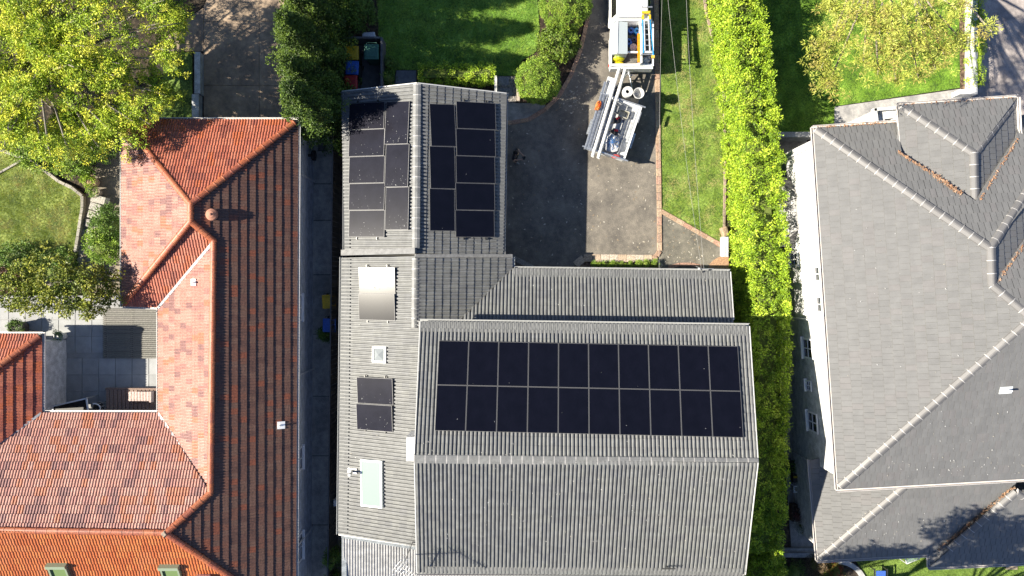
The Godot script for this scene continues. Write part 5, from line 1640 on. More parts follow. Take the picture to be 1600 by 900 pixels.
	for s in [[165, 607], [244, 607], [165, 645], [244, 645]]:
		var m := MB.new()
		pbox(m, s[0], s[1], s[0] + 3, s[1] + 3, CY + 0.02, CY + 0.30, Color(0.24, 0.16, 0.12))
		part(be, "leg", m, "wood")
	var cy := thing("sunlit_slats", "pink-tan slats added over the daybed as its sunlit patch", "chair", P(222, 618, CY))  # paler raised slats added in place of the sunlit part of the daybed
	for i in 8:
		var m := MB.new()
		pbox(m, 201 + i * 4.6, 612, 204.6 + i * 4.6, 627, CY + 0.62, CY + 0.65, Color(0.62, 0.48, 0.43))
		part(cy, "slat", m, "wood")
	for s in [[200.5, 613.5, 239, 615.5, 0.56, 0.615], [200.5, 623.5, 239, 625.5, 0.56, 0.615], [233, 612, 236, 629, 0.66, 0.9]]:
		var m := MB.new()
		pbox(m, s[0], s[1], s[2], s[3], CY + s[4], CY + s[5], Color(0.55, 0.42, 0.38))
		part(cy, "frame", m, "wood")
	for s in [[202, 614], [234, 614], [202, 624], [234, 624]]:
		var m := MB.new()
		pbox(m, s[0], s[1], s[0] + 2, s[1] + 2, CY + 0.42, CY + 0.56, Color(0.5, 0.38, 0.34))
		part(cy, "leg", m, "wood")
	var tb := thing("framed_screen", "black panel with white frame leaning beside the grey courtyard wall", "screen", P(110, 634, CY))
	var q0 := P(82, 635, CY + 0.9); var q1 := P(135, 622.5, CY + 0.9); var q2 := P(139, 650, CY + 0.9); var q3 := P(86, 662, CY + 0.9)
	for e in [[q0, q1], [q1, q2], [q3, q0]]:
		var m := MB.new()
		var d: Vector3 = (e[1] - e[0]).normalized()
		m.box(Transform3D(Basis(d, Vector3.UP, d.cross(Vector3.UP)), (e[0] + e[1]) / 2), Vector3(e[0].distance_to(e[1]) + 0.04, 0.05, 0.06), Color(0.75, 0.76, 0.77))
		part(tb, "frame", m, "paint")
	var tg := MB.new()
	tg.prism([q0 * Vector3(1, 0, 1), q1 * Vector3(1, 0, 1), q2 * Vector3(1, 0, 1), q3 * Vector3(1, 0, 1)], CY + 0.86, CY + 0.88, G(0.012))
	part(tb, "panel", tg, "plastic")
	for e in [q0, q1, q2, q3]:
		var m := MB.new()
		m.cyl(Vector3(e.x, CY, e.z), Vector3(e.x, CY + 0.86, e.z), 0.02, 0.02, 6, G(0.3))
		part(tb, "leg", m, "paint")
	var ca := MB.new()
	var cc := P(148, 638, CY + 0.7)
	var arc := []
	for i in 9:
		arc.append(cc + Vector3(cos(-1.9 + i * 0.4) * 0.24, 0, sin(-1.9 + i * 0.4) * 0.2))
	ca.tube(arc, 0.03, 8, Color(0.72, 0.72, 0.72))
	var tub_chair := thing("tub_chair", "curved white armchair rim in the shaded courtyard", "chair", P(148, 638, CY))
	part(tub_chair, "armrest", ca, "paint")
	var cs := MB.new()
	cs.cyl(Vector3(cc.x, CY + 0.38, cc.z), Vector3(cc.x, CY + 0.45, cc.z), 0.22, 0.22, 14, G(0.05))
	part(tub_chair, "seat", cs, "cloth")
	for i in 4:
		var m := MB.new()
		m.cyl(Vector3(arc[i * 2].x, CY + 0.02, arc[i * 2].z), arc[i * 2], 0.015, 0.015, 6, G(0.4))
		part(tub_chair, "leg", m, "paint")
	pot("white rectangular planter with small plant at the grey courtyard wall", P(91, 526, CY + 0.45), 0.2, Color(0.7, 0.7, 0.68), DG, 0.35, CY)
	pot("added dark round pot in place of a shadow by the wing's front eave on white paving", P(24, 512, CY + 0.6), 0.32, Color(0.06, 0.055, 0.05), DG, 0.1, CY)  # added pot takes the place of a semicircular cast shadow
func pot(label: String, top: Vector3, r: float, col: Color, pal: Array, plant: float, y0 := 0.0) -> void:
	var t := thing("potted_plant", label, "pot plant", Vector3(top.x, y0, top.z))
	var b := MB.new()
	var h := top.y - y0
	b.lathe(at(Vector3(top.x, y0, top.z)), [[0.0, 0.02], [r * 0.7, 0.02], [r * 0.95, h - 0.06], [r * 1.05, h - 0.06], [r * 1.05, h], [r * 0.92, h], [r * 0.9, h - 0.06], [0.0, h - 0.06]], 18, col)
	part(t, "pot", b, "matte")
	leaves(t, blob_spots(top + Vector3(0, plant * 0.3, 0), Vector3(r * 1.05, maxf(plant * 0.5, 0.1), r * 1.05), 40.0, 0.13), "small", pal, "foliage")

# ================= the work ute
func ute() -> void:
	var t := thing("work_ute", "white work ute with open tool tray backed up to the trailer", "ute", P(988, 30, 0))
	var W := Color(0.80, 0.80, 0.79)
	# tray floor, sides
	var f := MB.new()
	pbox(f, 956, 31, 1019, 103, 0.62, 0.80, Color(0.16, 0.15, 0.14))
	part(t, "tray_floor", f, "matte")
	var s := MB.new()
	pbox(s, 953.5, 58, 956, 103, 0.62, 1.12, W)
	part(t, "side_panel", s, "paint")
	s = MB.new()
	pbox(s, 1019.2, 33, 1021.5, 103, 0.62, 1.15, W)
	part(t, "side_panel", s, "paint")
	s = MB.new()
	pbox(s, 954, 103.2, 1020, 107.5, 0.45, 0.95, Color(0.62, 0.63, 0.64))
	pbox(s, 955, 99.5, 1019, 102.5, 0.8, 1.12, Color(0.70, 0.70, 0.68))
	part(t, "tailgate", s, "paint")
	s = MB.new()
	pbox(s, 952, 105, 1020, 108.2, 0.34, 0.44, Color(0.25, 0.25, 0.26))
	part(t, "bumper", s, "alu")
	for x in [951.2, 1017.0]:
		s = MB.new()
		pbox(s, x, 100.5, x + 2.6, 103, 0.72, 0.92, Color(0.45, 0.02, 0.02))
		part(t, "tail_light", s, "gloss")
	# left tool box with a sloping outer lid
	var b := MB.new()
	var p := [P(957, 33, 1.1), P(965.5, 33, 1.52), P(980.5, 34.5, 1.52), P(980.5, 84, 1.52), P(964, 84, 1.52), P(954, 84, 1.1), P(954, 50, 1.1)]
	var LC := Color(0.30, 0.335, 0.355)
	b.quad(p[1], p[2], p[3], p[4], LC, Vector3.UP)
	b.quad(p[0], p[1], p[4], p[6], LC, Vector3(-1, 1, 0))
	b.tri(p[6], p[4], p[5], LC, Vector3(-1, 1, 0))
	b.quad(p[4], p[3], Vector3(p[3].x, 0.8, p[3].z), Vector3(p[5].x, 0.8, p[5].z), LC, Vector3.BACK)
	b.tri(p[4], p[5], Vector3(p[5].x, 0.8, p[5].z), LC, Vector3.BACK)
	b.quad(p[2], p[3], Vector3(p[3].x, 0.8, p[3].z), Vector3(p[2].x, 0.8, p[2].z), LC, Vector3.RIGHT)
	b.quad(p[5], p[6], Vector3(p[6].x, 0.8, p[6].z), Vector3(p[5].x, 0.8, p[5].z), LC, Vector3.LEFT)
	part(t, "tool_box", b, "paint")
	s = MB.new()
	s.tube([p[1] + Vector3(0, 0.01, 0), p[4] + Vector3(0, 0.01, 0)], 0.025, 6, W)
	s.tube([p[0], p[6], p[5]], 0.03, 6, W)
	part(t, "box_trim", s, "paint")
	# cross bar, right-hand rail, headboard
	s = MB.new()
	pbox(s, 978, 80, 1018, 82.5, 1.3, 1.4, Color(0.7, 0.7, 0.7))
	part(t, "cross_bar", s, "paint")
	s = MB.new()
	pbox(s, 1001, 33, 1003.5, 98, 0.8, 1.5, W)
	part(t, "inner_rail", s, "paint")
	s = MB.new()
	pbox(s, 960, 29.5, 1019, 32.5, 0.8, 1.55, W)
	part(t, "headboard", s, "paint")
	# cab: rounded roof, sloping sides with glass
	var cab := MB.new()
	var z0 := P(0, 29, 1.7).z; var z1 := z0 - 1.75
	var cx := P(988, 0, 1.6).x
	cab.softbox(Transform3D(Basis(), Vector3(cx, 0.78, (z0 + z1) / 2 - 0.55)), Vector3(1.80, 0.72, 2.85), 0.12, W)
	part(t, "cab_body", cab, "paint")
	var up := MB.new()
	for e in [-1, 1]:
		up.quad(Vector3(cx + e * 0.88, 1.12, z0 - 0.02), Vector3(cx + e * 0.66, 1.66, z0 - 0.10), Vector3(cx + e * 0.66, 1.66, z1 + 0.1), Vector3(cx + e * 0.88, 1.12, z1 - 0.4), W, Vector3(e, 0.3, 0))
	up.quad(Vector3(cx - 0.88, 1.12, z0 - 0.02), Vector3(cx + 0.88, 1.12, z0 - 0.02), Vector3(cx + 0.66, 1.66, z0 - 0.10), Vector3(cx - 0.66, 1.66, z0 - 0.10), W, Vector3.BACK)
	up.quad(Vector3(cx - 0.88, 1.12, z1 - 0.4), Vector3(cx + 0.88, 1.12, z1 - 0.4), Vector3(cx + 0.66, 1.66, z1 + 0.1), Vector3(cx - 0.66, 1.66, z1 + 0.1), G(0.02), Vector3.FORWARD)
	part(t, "cab_upper", up, "paint")
	var rf := MB.new()
	rf.softbox(at(Vector3(cx, 1.69, (z0 + z1) / 2)), Vector3(1.34, 0.1, 1.6), 0.06, W)
	for k in 5:
		rf.box(at(Vector3(cx - 0.4 + k * 0.2, 1.742, (z0 + z1) / 2 - 0.1)), Vector3(0.05, 0.014, 1.2), W)
	part(t, "cab_roof", rf, "paint")
	for e in [-1, 1]:
		var g := MB.new()
		g.quad(Vector3(cx + e * 0.865, 1.19, z0 - 0.18), Vector3(cx + e * 0.705, 1.585, z0 - 0.24), Vector3(cx + e * 0.705, 1.585, z1 + 0.22), Vector3(cx + e * 0.865, 1.19, z1 - 0.2), G(0.012), Vector3(e, 0.3, 0))
		part(t, "side_window", g, "glass_dark")
		var m := MB.new()
		m.softbox(at(Vector3(cx + e * 1.02, 1.12, z1 + 0.1)), Vector3(0.2, 0.22, 0.1), 0.03, G(0.05))
		part(t, "mirror", m, "plastic")
	var bo := MB.new()
	bo.softbox(at(Vector3(cx, 0.72, z1 - 1.15)), Vector3(1.74, 0.56, 1.3), 0.12, W)
	part(t, "bonnet", bo, "paint")
	for e in [-1, 1]:
		for zz in [P(0, 78, 0.7).z, z1 - 0.9]:
			var w := MB.new()
			w.cyl(Vector3(cx + e * 0.62, 0.37, zz), Vector3(cx + e * 0.86, 0.37, zz), 0.37, 0.37, 20, G(0.02))
			var wh := part(t, "wheel", w, "rubber")
			var r := MB.new()
			r.cyl(Vector3(cx + e * 0.85, 0.37, zz), Vector3(cx + e * 0.875, 0.37, zz), 0.21, 0.19, 14, G(0.45))
			part(wh, "rim", r, "alu")
	s = MB.new()
	s.cyl(P(984, 107, 0.42), P(984, 112, 0.42), 0.03, 0.03, 8, G(0.1))
	part(t, "tow_bar", s, "alu")
	# roof rack carrying the ladder
	for py in [10, 36, 84]:
		var m := MB.new()
		pbox(m, 1001.5, py, 1019.5, py + 1.6, 1.76, 1.80, Color(0.6, 0.6, 0.6))
		var rr := P(1010, py, 1.78)
		m.cyl(Vector3(P(1018, py, 1.78).x, 0.9, rr.z), Vector3(P(1018, py, 1.78).x, 1.77, rr.z), 0.02, 0.02, 6, Color(0.6, 0.6, 0.6))
		m.cyl(Vector3(P(1003, py, 1.78).x, 0.9, rr.z), Vector3(P(1003, py, 1.78).x, 1.77, rr.z), 0.02, 0.02, 6, Color(0.6, 0.6, 0.6))
		part(t, "ladder_rack", m, "alu")
	# the ladder
	var l := thing("extension_ladder", "blue and silver extension ladder lying on the ute's rack", "ladder", P(1011, 55, 1.8))
	var bl := Color(0.02, 0.30, 0.62)
	for e in [[1003.5, 22, 1005.5, 83, bl], [1014.5, 22, 1021, 87, bl], [1006, 26, 1007.5, 80, Color(0.7, 0.72, 0.74)], [1013, 26, 1015.5, 80, Color(0.7, 0.72, 0.74)]]:
		var m := MB.new()
		var a := P(e[0], e[1], 1.86); var c := P(e[2], e[3], 1.86)
		var d := (c - a).normalized()
		m.box(Transform3D(Basis(d, Vector3.UP, d.cross(Vector3.UP)), (a + c) / 2), Vector3(a.distance_to(c), 0.09, 0.04), e[4])
		part(l, "rail", m, "plastic")
	for i in 7:
		var m := MB.new()
		var py := 28.0 + i * 8.6
		m.cyl(P(1004.2 + i * 0.2, py, 1.86), P(1015.0 + i * 0.7, py, 1.86), 0.022, 0.022, 8, Color(0.72, 0.74, 0.76))
		part(l, "rung", m, "alu")
	for e in [[1003, 17, 1016, 21], [1003, 22.5, 1006.5, 30], [1014, 22.5, 1017, 30]]:
		var m := MB.new()
		pbox(m, e[0], e[1], e[2], e[3], 1.83, 1.93, Color(0.75, 0.50, 0.02))
		part(l, "end_cap", m, "plastic")
	var m2 := MB.new()
	pbox(m2, 1018.5, 86, 1023, 90.5, 1.8, 1.92, Color(0.75, 0.50, 0.08))
	part(l, "foot", m2, "plastic")
	# loose gear in the tray
	for r in [[986, 47, 5.0, Color(0.02, 0.10, 0.42), "dark blue cable reel in the ute tray's front corner"], [995.5, 48, 5.0, Color(0.02, 0.25, 0.62), "bright blue cable reel beside the ute's inner rail"], [983, 65, 5.2, Color(0.02, 0.11, 0.50), "royal blue cable reel beside the grey tool box"], [991, 62, 4.6, Color(0.012, 0.02, 0.08), "near-black cable reel in the middle of the ute tray"]]:
		var c := P(r[0], r[1], 1.05); c.y = 0.81
		var k := thing("cable_reel", r[4], "cable reel", c)
		var rr: float = r[2] * 0.0285
		var d := MB.new()
		d.lathe(at(c), [[rr * 0.35, 0.0], [rr, 0.0], [rr, 0.03], [rr * 0.8, 0.03], [rr * 0.8, 0.2], [rr, 0.2], [rr, 0.23], [rr * 0.35, 0.23], [rr * 0.35, 0.0]], 18, r[3])
		part(k, "spool", d, "plastic")
		var h := MB.new()
		h.lathe(at(c), [[rr * 0.34, 0.02], [rr * 0.2, 0.05], [rr * 0.2, 0.2], [rr * 0.34, 0.225]], 12, G(0.015))
		part(k, "hub", h, "plastic")
	var wb := thing("paint_bucket", "round white lidded bucket in the ute tray", "bucket", P(989.5, 73.5, 0.81))
	var wc := P(989.5, 73.5, 1.15); wc.y = 0.81
	var q := MB.new()
	q.lathe(at(wc), [[0.12, 0], [0.145, 0.33], [0.155, 0.33], [0.155, 0.36], [0.13, 0.365], [0.0, 0.355]], 20, Color(0.78, 0.72, 0.68))
	part(wb, "tub", q, "plastic")
	var hb := MB.new()
	hb.tube([wc + Vector3(-0.15, 0.34, 0), wc + Vector3(0, 0.39, 0.12), wc + Vector3(0.15, 0.34, 0)], 0.006, 5, G(0.5))
	part(wb, "handle", hb, "alu")
	var lv := MB.new()
	pbox(lv, 996.5, 52, 1000, 97, 1.30, 1.42, Color(0.85, 0.30, 0.01))
	var lvt := thing("orange_beam", "long orange box-section beam lying in the ute tray", "beam", P(998, 75, 0.8))
	part(lvt, "beam", lv, "plastic")
	for py in [60, 90]:
		var m := MB.new()
		pbox(m, 996.8, py, 999.7, py + 3, 0.80, 1.299, G(0.1))
		part(lvt, "rest", m, "plastic")
	var yb := thing("yellow_bag", "crumpled yellow and green bag at the rear of the tool box", "bag", P(966, 90, 0.8))
	yb.position = P(966, 90, 0.82)
	var yc := P(966, 91, 1.1)
	part(yb, "bag_body", lump(Vector3(yc.x, 0.96, yc.z), Vector3(0.29, 0.17, 0.13), 0.25, Color(0.60, 0.56, 0.01), 3), "plastic")
	part(yb, "bag_flap", lump(Vector3(yc.x + 0.06, 1.05, yc.z - 0.10), Vector3(0.2, 0.09, 0.09), 0.3, Color(0.30, 0.42, 0.06), 5), "plastic")
	part(yb, "strap", lump(Vector3(yc.x + 0.05, 0.95, yc.z + 0.15), Vector3(0.22, 0.06, 0.05), 0.3, Color(0.75, 0.55, 0.01), 6), "plastic")
	var gl := thing("white_sack", "crumpled white sack under the ladder's foot", "sack", P(1009, 93, 0.82))
	var gcn := P(1009, 93, 1.1)
	part(gl, "sack_body", lump(Vector3(gcn.x, 0.95, gcn.z), Vector3(0.20, 0.14, 0.16), 0.3, Color(0.62, 0.62, 0.63), 9), "cloth")
	part(gl, "sack_fold", lump(Vector3(gcn.x + 0.15, 0.95, gcn.z - 0.1), Vector3(0.1, 0.12, 0.12), 0.3, Color(0.5, 0.5, 0.52), 10), "cloth")
# an uneven rounded lump
func lump(c: Vector3, r: Vector3, rough: float, col: Color, sd: int) -> MB:
	var b := MB.new()
	var g := []
	for i in 9:
		var row := []
		for j in 14:
			var th := -PI / 2 + PI * i / 8.0; var ph := TAU * j / 14.0
			var d := Vector3(cos(th) * cos(ph), sin(th), cos(th) * sin(ph))
			row.append(c + d * r * (1.0 + rough * noise.get_noise_3d(d.x * 2.2 + sd * 7, d.y * 2.2, d.z * 2.2)))
		g.append(row)
	for i in 8:
		for j in 14:
			var k := (j + 1) % 14
			var m: Vector3 = (g[i][j] + g[i + 1][k]) / 2 - c
			b.quad(g[i][j], g[i][k], g[i + 1][k], g[i + 1][j], col, m)
	return b

func trailer() -> void:
	var o := P(958, 200, 0.8); o.y = 0
	var T := Transform3D(Basis(Vector3(0.95, 0, 0.313).normalized(), Vector3.UP, Vector3(-0.313, 0, 0.95).normalized()), o)
	var t := thing("box_trailer", "open galvanised box trailer loaded with pipes and tools on the drive", "trailer", o)
	var A := Color(0.58, 0.60, 0.62)
	var w := 1.78; var l := 2.45
	var b := MB.new()
	b.box(T * at(Vector3(0, 0.52, 0)), Vector3(w, 0.06, l), Color(0.55, 0.56, 0.57))
	part(t, "bed", b, "matte")
	for s in [[-w / 2, 0, 0.05, l], [w / 2, 0, 0.05, l], [0, -l / 2, w - 0.055, 0.05], [0, l / 2, w - 0.055, 0.05]]:
		b = MB.new()
		b.box(T * at(Vector3(s[0], 0.74, s[1])), Vector3(s[2], 0.38, s[3]), A)
		b.box(T * at(Vector3(s[0], 0.94, s[1])), Vector3(s[2] + 0.03, 0.035, s[3] + 0.03), A.lightened(0.2))
		part(t, "side_board", b, "paint")
	for s in [-1, 1]:
		b = MB.new()
		b.box(T * at(Vector3(s * (w / 2 + 0.10), 0.68, 0.25)), Vector3(0.15, 0.03, 0.7), A)
		part(t, "mudguard", b, "alu")
		b = MB.new()
		b.cyl(T * Vector3(s * (w / 2 + 0.03), 0.31, 0.25), T * Vector3(s * (w / 2 + 0.16), 0.31, 0.25), 0.31, 0.31, 18, G(0.02))
		var wh := part(t, "wheel", b, "rubber")
		b = MB.new()
		b.cyl(T * Vector3(s * (w / 2 + 0.155), 0.31, 0.25), T * Vector3(s * (w / 2 + 0.17), 0.31, 0.25), 0.17, 0.16, 12, G(0.5))
		part(wh, "rim", b, "alu")
		b = MB.new()
		b.cyl(T * Vector3(s * 0.7, 0.5, -l / 2), P(983, 112, 0.45), 0.035, 0.035, 8, A)
		part(t, "drawbar", b, "alu")
	b = MB.new()
	b.softbox(at(P(983, 113, 0.46)), Vector3(0.1, 0.1, 0.3), 0.03, A)
	part(t, "coupling", b, "alu")
	b = MB.new()
	b.cyl(P(987, 117, 0.9), P(987, 117, 0.9) - Vector3(0, 0.85, 0), 0.03, 0.03, 8, A)
	b.cyl(P(984, 117, 0.9), P(992, 118, 0.9), 0.012, 0.012, 6, A)
	part(t, "jockey_stand", b, "alu")
	for z in [-l / 2 - 0.03, l / 2 + 0.03]:
		b = MB.new()
		b.box(T * at(Vector3(0, 1.05, z)), Vector3(w + 0.36, 0.05, 0.06), A.lightened(0.1))
		for s in [-1, 1]:
			b.box(T * at(Vector3(s * (w / 2 + 0.04), 0.80, z)), Vector3(0.05, 0.45, 0.05), A)
		part(t, "pipe_rack", b, "alu")
	b = MB.new()
	b.box(T * at(Vector3(0.05, 0.80, -l / 2 - 0.30)), Vector3(1.3, 0.5, 0.42), G(0.03))
	part(t, "front_locker", b, "plastic")
	b = MB.new()
	b.box(T * at(Vector3(w / 2 + 0.06, 1.12, -0.72)), Vector3(0.03, 0.1, 0.5), A)
	part(t, "hinge_bar", b, "alu")
	# long white pipes on the racks
	for q in [[968, 106, 925.5, 245], [977, 108.5, 934.5, 247.5]]:
		var a := P(q[0], q[1], 1.15); var c := P(q[2], q[3], 1.15)
		var pt := thing("white_pipe", "long white conduit pipe on the trailer racks, nearer the %s" % ("orange rope" if q[0] < 970 else "cable coil"), "pipe", (a + c) / 2 - Vector3(0, 0.07, 0), "pipes on the trailer")
		b = MB.new()
		b.cyl(a, c, 0.072, 0.072, 14, Color(0.83, 0.82, 0.80), false)
		b.cyl(a.lerp(c, 0.0), a.lerp(c, 0.02), 0.08, 0.08, 14, Color(0.80, 0.79, 0.77), false)
		part(pt, "barrel", b, "plastic")
		b = MB.new()
		for e in [[a, c], [c, a]]:
			var d: Vector3 = (e[1] - e[0]).normalized()
			b.cyl(e[0] + d * 0.03, e[0] + d * 0.035, 0.07, 0.07, 14, G(0.08))
		part(pt, "bore", b, "matte")
	# stacked flat lengths on the left side
	var fl := [[945.5, 128, 914, 233, 0.10, 1.04, Color(0.66, 0.68, 0.69)], [951, 126, 918.5, 234, 0.12, 1.03, Color(0.56, 0.58, 0.60)], [956, 128, 922.5, 236, 0.07, 1.02, Color(0.74, 0.75, 0.75)]]
	for q in fl:
		var a := P(q[0], q[1], q[5]); var c := P(q[2], q[3], q[5])
		var d := (c - a).normalized()
		b = MB.new()
		b.box(Transform3D(Basis(d, Vector3.UP, d.cross(Vector3.UP)), (a + c) / 2), Vector3(a.distance_to(c), 0.06, q[4]), q[6])
		b.box(Transform3D(Basis(d, Vector3.UP, d.cross(Vector3.UP)), (a + c) / 2 + Vector3(0, 0.036, 0)), Vector3(a.distance_to(c), 0.012, q[4] * 0.4), q[6].darkened(0.15))
		whole("metal_rail", b, "alu", "long pale metal rail on the trailer, %s of three beside the orange rope" % ("outermost" if q[4] == 0.10 else "middle" if q[4] == 0.12 else "innermost"), "rail", "rails on the trailer")
	b = MB.new()
	var gp := P(951, 134, 1.05)
	b.box(Transform3D(T.basis, gp), Vector3(0.32, 0.02, 0.78), Color(0.55, 0.56, 0.56))
	b.box(Transform3D(T.basis, gp - Vector3(0, 0.28, 0)), Vector3(0.26, 0.54, 0.7), Color(0.3, 0.3, 0.31))
	whole("grey_case", b, "paint", "flat grey metal case at the front of the trailer", "case")
	# coils, tools, sacks
	for q in [[981.5, 142, "white cable coil with dark core on the trailer's front locker"], [998, 145.5, "open white plastic tub beside the cable coil on the trailer locker"]]:
		var c := P(q[0], q[1], 1.4); c.y = 1.06
		var k := thing("cable_coil", q[2], "coil", c)
		b = MB.new()
		var r := 0.235
		if q[0] < 990:
			b.lathe(at(c), [[0.07, 0.0], [r, 0.0], [r, 0.05], [r * 0.97, 0.12], [r, 0.2], [r * 0.96, 0.26], [0.1, 0.27], [0.07, 0.2], [0.07, 0.0]], 22, Color(0.80, 0.79, 0.76))
		else:
			b.lathe(at(c), [[0.16, 0.0], [r, 0.32], [r * 1.04, 0.34], [r * 0.94, 0.34], [0.15, 0.03], [0.0, 0.03]], 22, Color(0.80, 0.79, 0.76))
		part(k, "coil_body", b, "plastic")
		b = MB.new()
		b.lathe(at(c), [[0.0, 0.05], [0.066, 0.05], [0.066, 0.2]] if q[0] < 990 else [[0.0, 0.07], [0.09, 0.09], [0.05, 0.12], [0.0, 0.12]], 12, G(0.05) if q[0] < 990 else G(0.5))
		part(k, "core", b, "plastic")
	var ob := thing("orange_rope", "bundle of orange rope hung on the trailer's left side", "rope", P(935, 164, 0.6))
	var oc := P(935.5, 164, 1.2)
	for i in 5:
		b = MB.new()
		var arc := []
		for k in 13:
			var g := TAU * k / 12.0
			arc.append(Vector3(oc.x, 1.13, oc.z) + T.basis * Vector3(cos(g + i) * (0.10 - 0.012 * i), 0.03 * sin(g * 2.0 + i) + 0.012 * i, sin(g) * (0.20 - 0.03 * i) + 0.05 * (i % 2)))
		b.tube(arc, 0.03, 6, Color(0.80, 0.13, 0.02) if i % 3 else Color(0.75, 0.25, 0.06))
		part(ob, "loop", b, "cloth")
	b = MB.new()
	b.box(Transform3D(T.basis, Vector3(oc.x, 0.83, oc.z)), Vector3(0.08, 0.6, 0.1), A)
	part(ob, "hook", b, "alu")
	for q in [[965, 187, 0.5], [961, 205, -0.3]]:
		var c := P(q[0], q[1], 0.75); c.y = 0.551
		var TT := Transform3D(T.basis * Basis(Vector3.UP, q[2]), c)
		var k := thing("power_tool", "black and red power tool on the trailer bed beside the %s" % ("carton" if q[1] < 190 else "white sack"), "tool", c, "power tools on the trailer")
		b = MB.new()
		b.softbox(TT * at(Vector3(0, 0.09, 0)), Vector3(0.30, 0.18, 0.24), 0.05, G(0.03))
		b.cyl(TT * Vector3(-0.12, 0.1, 0.05), TT * Vector3(-0.36, 0.08, 0.1), 0.035, 0.02, 8, G(0.05))
		part(k, "motor", b, "plastic")
		b = MB.new()
		b.softbox(TT * at(Vector3(0.03, 0.23, -0.06), 0.5), Vector3(0.15, 0.11, 0.09), 0.03, Color(0.50, 0.012, 0.03))
		part(k, "battery", b, "plastic")
		b = MB.new()
		b.tube([TT * Vector3(0.12, 0.12, 0.0), TT * Vector3(0.22, 0.26, 0.02), TT * Vector3(0.3, 0.12, 0.04)], 0.02, 8, G(0.35))
		part(k, "handle", b, "plastic")
	var sk := thing("rubble_sack", "bulging white sack tied with blue rope at the trailer's tail", "sack", P(955, 222, 0.55))
	var sc := P(956, 222, 0.95)
	part(sk, "sack_body", lump(Vector3(sc.x, 0.75, sc.z), Vector3(0.36, 0.22, 0.42), 0.35, Color(0.66, 0.66, 0.67), 4), "cloth")
	for i in 4:
		b = MB.new()
		var arc := []
		for k in 9:
			var g := -1.2 + 2.4 * k / 8.0
			arc.append(Vector3(sc.x, 0.77, sc.z) + Basis(Vector3.UP, i * 0.8) * Vector3(sin(g) * 0.36, cos(g) * 0.24 + 0.01, 0.05 * sin(k * 1.7)))
		b.tube(arc, 0.014, 6, Color(0.04, 0.16, 0.42))
		part(sk, "rope", b, "cloth")
	for q in [[975, 178, 0.42, 0.3, 0.26, Color(0.62, 0.60, 0.50), "open cardboard carton in the middle of the trailer bed", "carton"], [992, 160, 0.36, 0.36, 0.2, Color(0.22, 0.36, 0.48), "blue plastic crate in the trailer's front right corner", "crate"], [960, 168, 0.42, 0.36, 0.22, Color(0.30, 0.31, 0.33), "grey tool tray behind the trailer's front board", "tray"]]:
		var c := P(q[0], q[1], 0.8); c.y = 0.551
		var k := thing("open_" + q[7], q[6], q[7], c)
		for e in [[0, 1], [0, -1], [1, 0], [-1, 0]]:
			b = MB.new()
			b.box(Transform3D(T.basis, c + T.basis * Vector3(e[0] * q[2] / 2, q[4] / 2, e[1] * q[3] / 2)), Vector3(q[2] if e[0] == 0 else 0.02, q[4], q[3] - 0.022 if e[1] == 0 else 0.02), q[5])
			part(k, "side", b, "plastic")
		b = MB.new()
		b.box(Transform3D(T.basis, c + Vector3(0, 0.02, 0)), Vector3(q[2] - 0.03, 0.02, q[3] - 0.03), q[5])
		part(k, "base", b, "plastic")
	for q in [[975, 192, 0.045, 1.1, Color(0.45, 0.46, 0.48)], [981, 195, 0.03, 1.3, Color(0.55, 0.56, 0.57)], [968, 231, 0.04, 0.8, Color(0.60, 0.6, 0.6)], [988, 196, 0.06, 1.5, Color(0.66, 0.68, 0.7)]]:
		var c := P(q[0], q[1], 0.62); c.y = 0.551 + q[2]
		b = MB.new()
		b.cyl(c + T.basis.z * q[3] / 2, c - T.basis.z * q[3] / 2, q[2], q[2], 10, q[4])
		b.cyl(c + T.basis.z * q[3] / 2, c + T.basis.z * (q[3] / 2 + 0.06), q[2] * 1.3, q[2] * 1.3, 10, q[4])
		whole("pipe_offcut", b, "alu", "grey pipe offcut on the trailer bed, %s" % {0.045: "thick one beside the carton", 0.03: "thin one between two thicker offcuts", 0.04: "short one beside the white sack", 0.06: "long thick one along the right side board"}[q[2]], "pipe", "pipe offcuts in the trailer")
	var rc := thing("red_cloth", "crumpled red cloth at the trailer's tailboard", "cloth", P(962, 245, 0.55))
	var rp := P(963, 244.5, 0.98)
	part(rc, "cloth_body", lump(Vector3(rp.x, 0.98, rp.z), Vector3(0.18, 0.05, 0.09), 0.4, Color(0.50, 0.08, 0.08), 2), "cloth")
	part(rc, "cloth_fold", lump(Vector3(rp.x - 0.05, 1.0, rp.z + 0.04), Vector3(0.1, 0.05, 0.05), 0.4, Color(0.6, 0.18, 0.18), 12), "cloth")

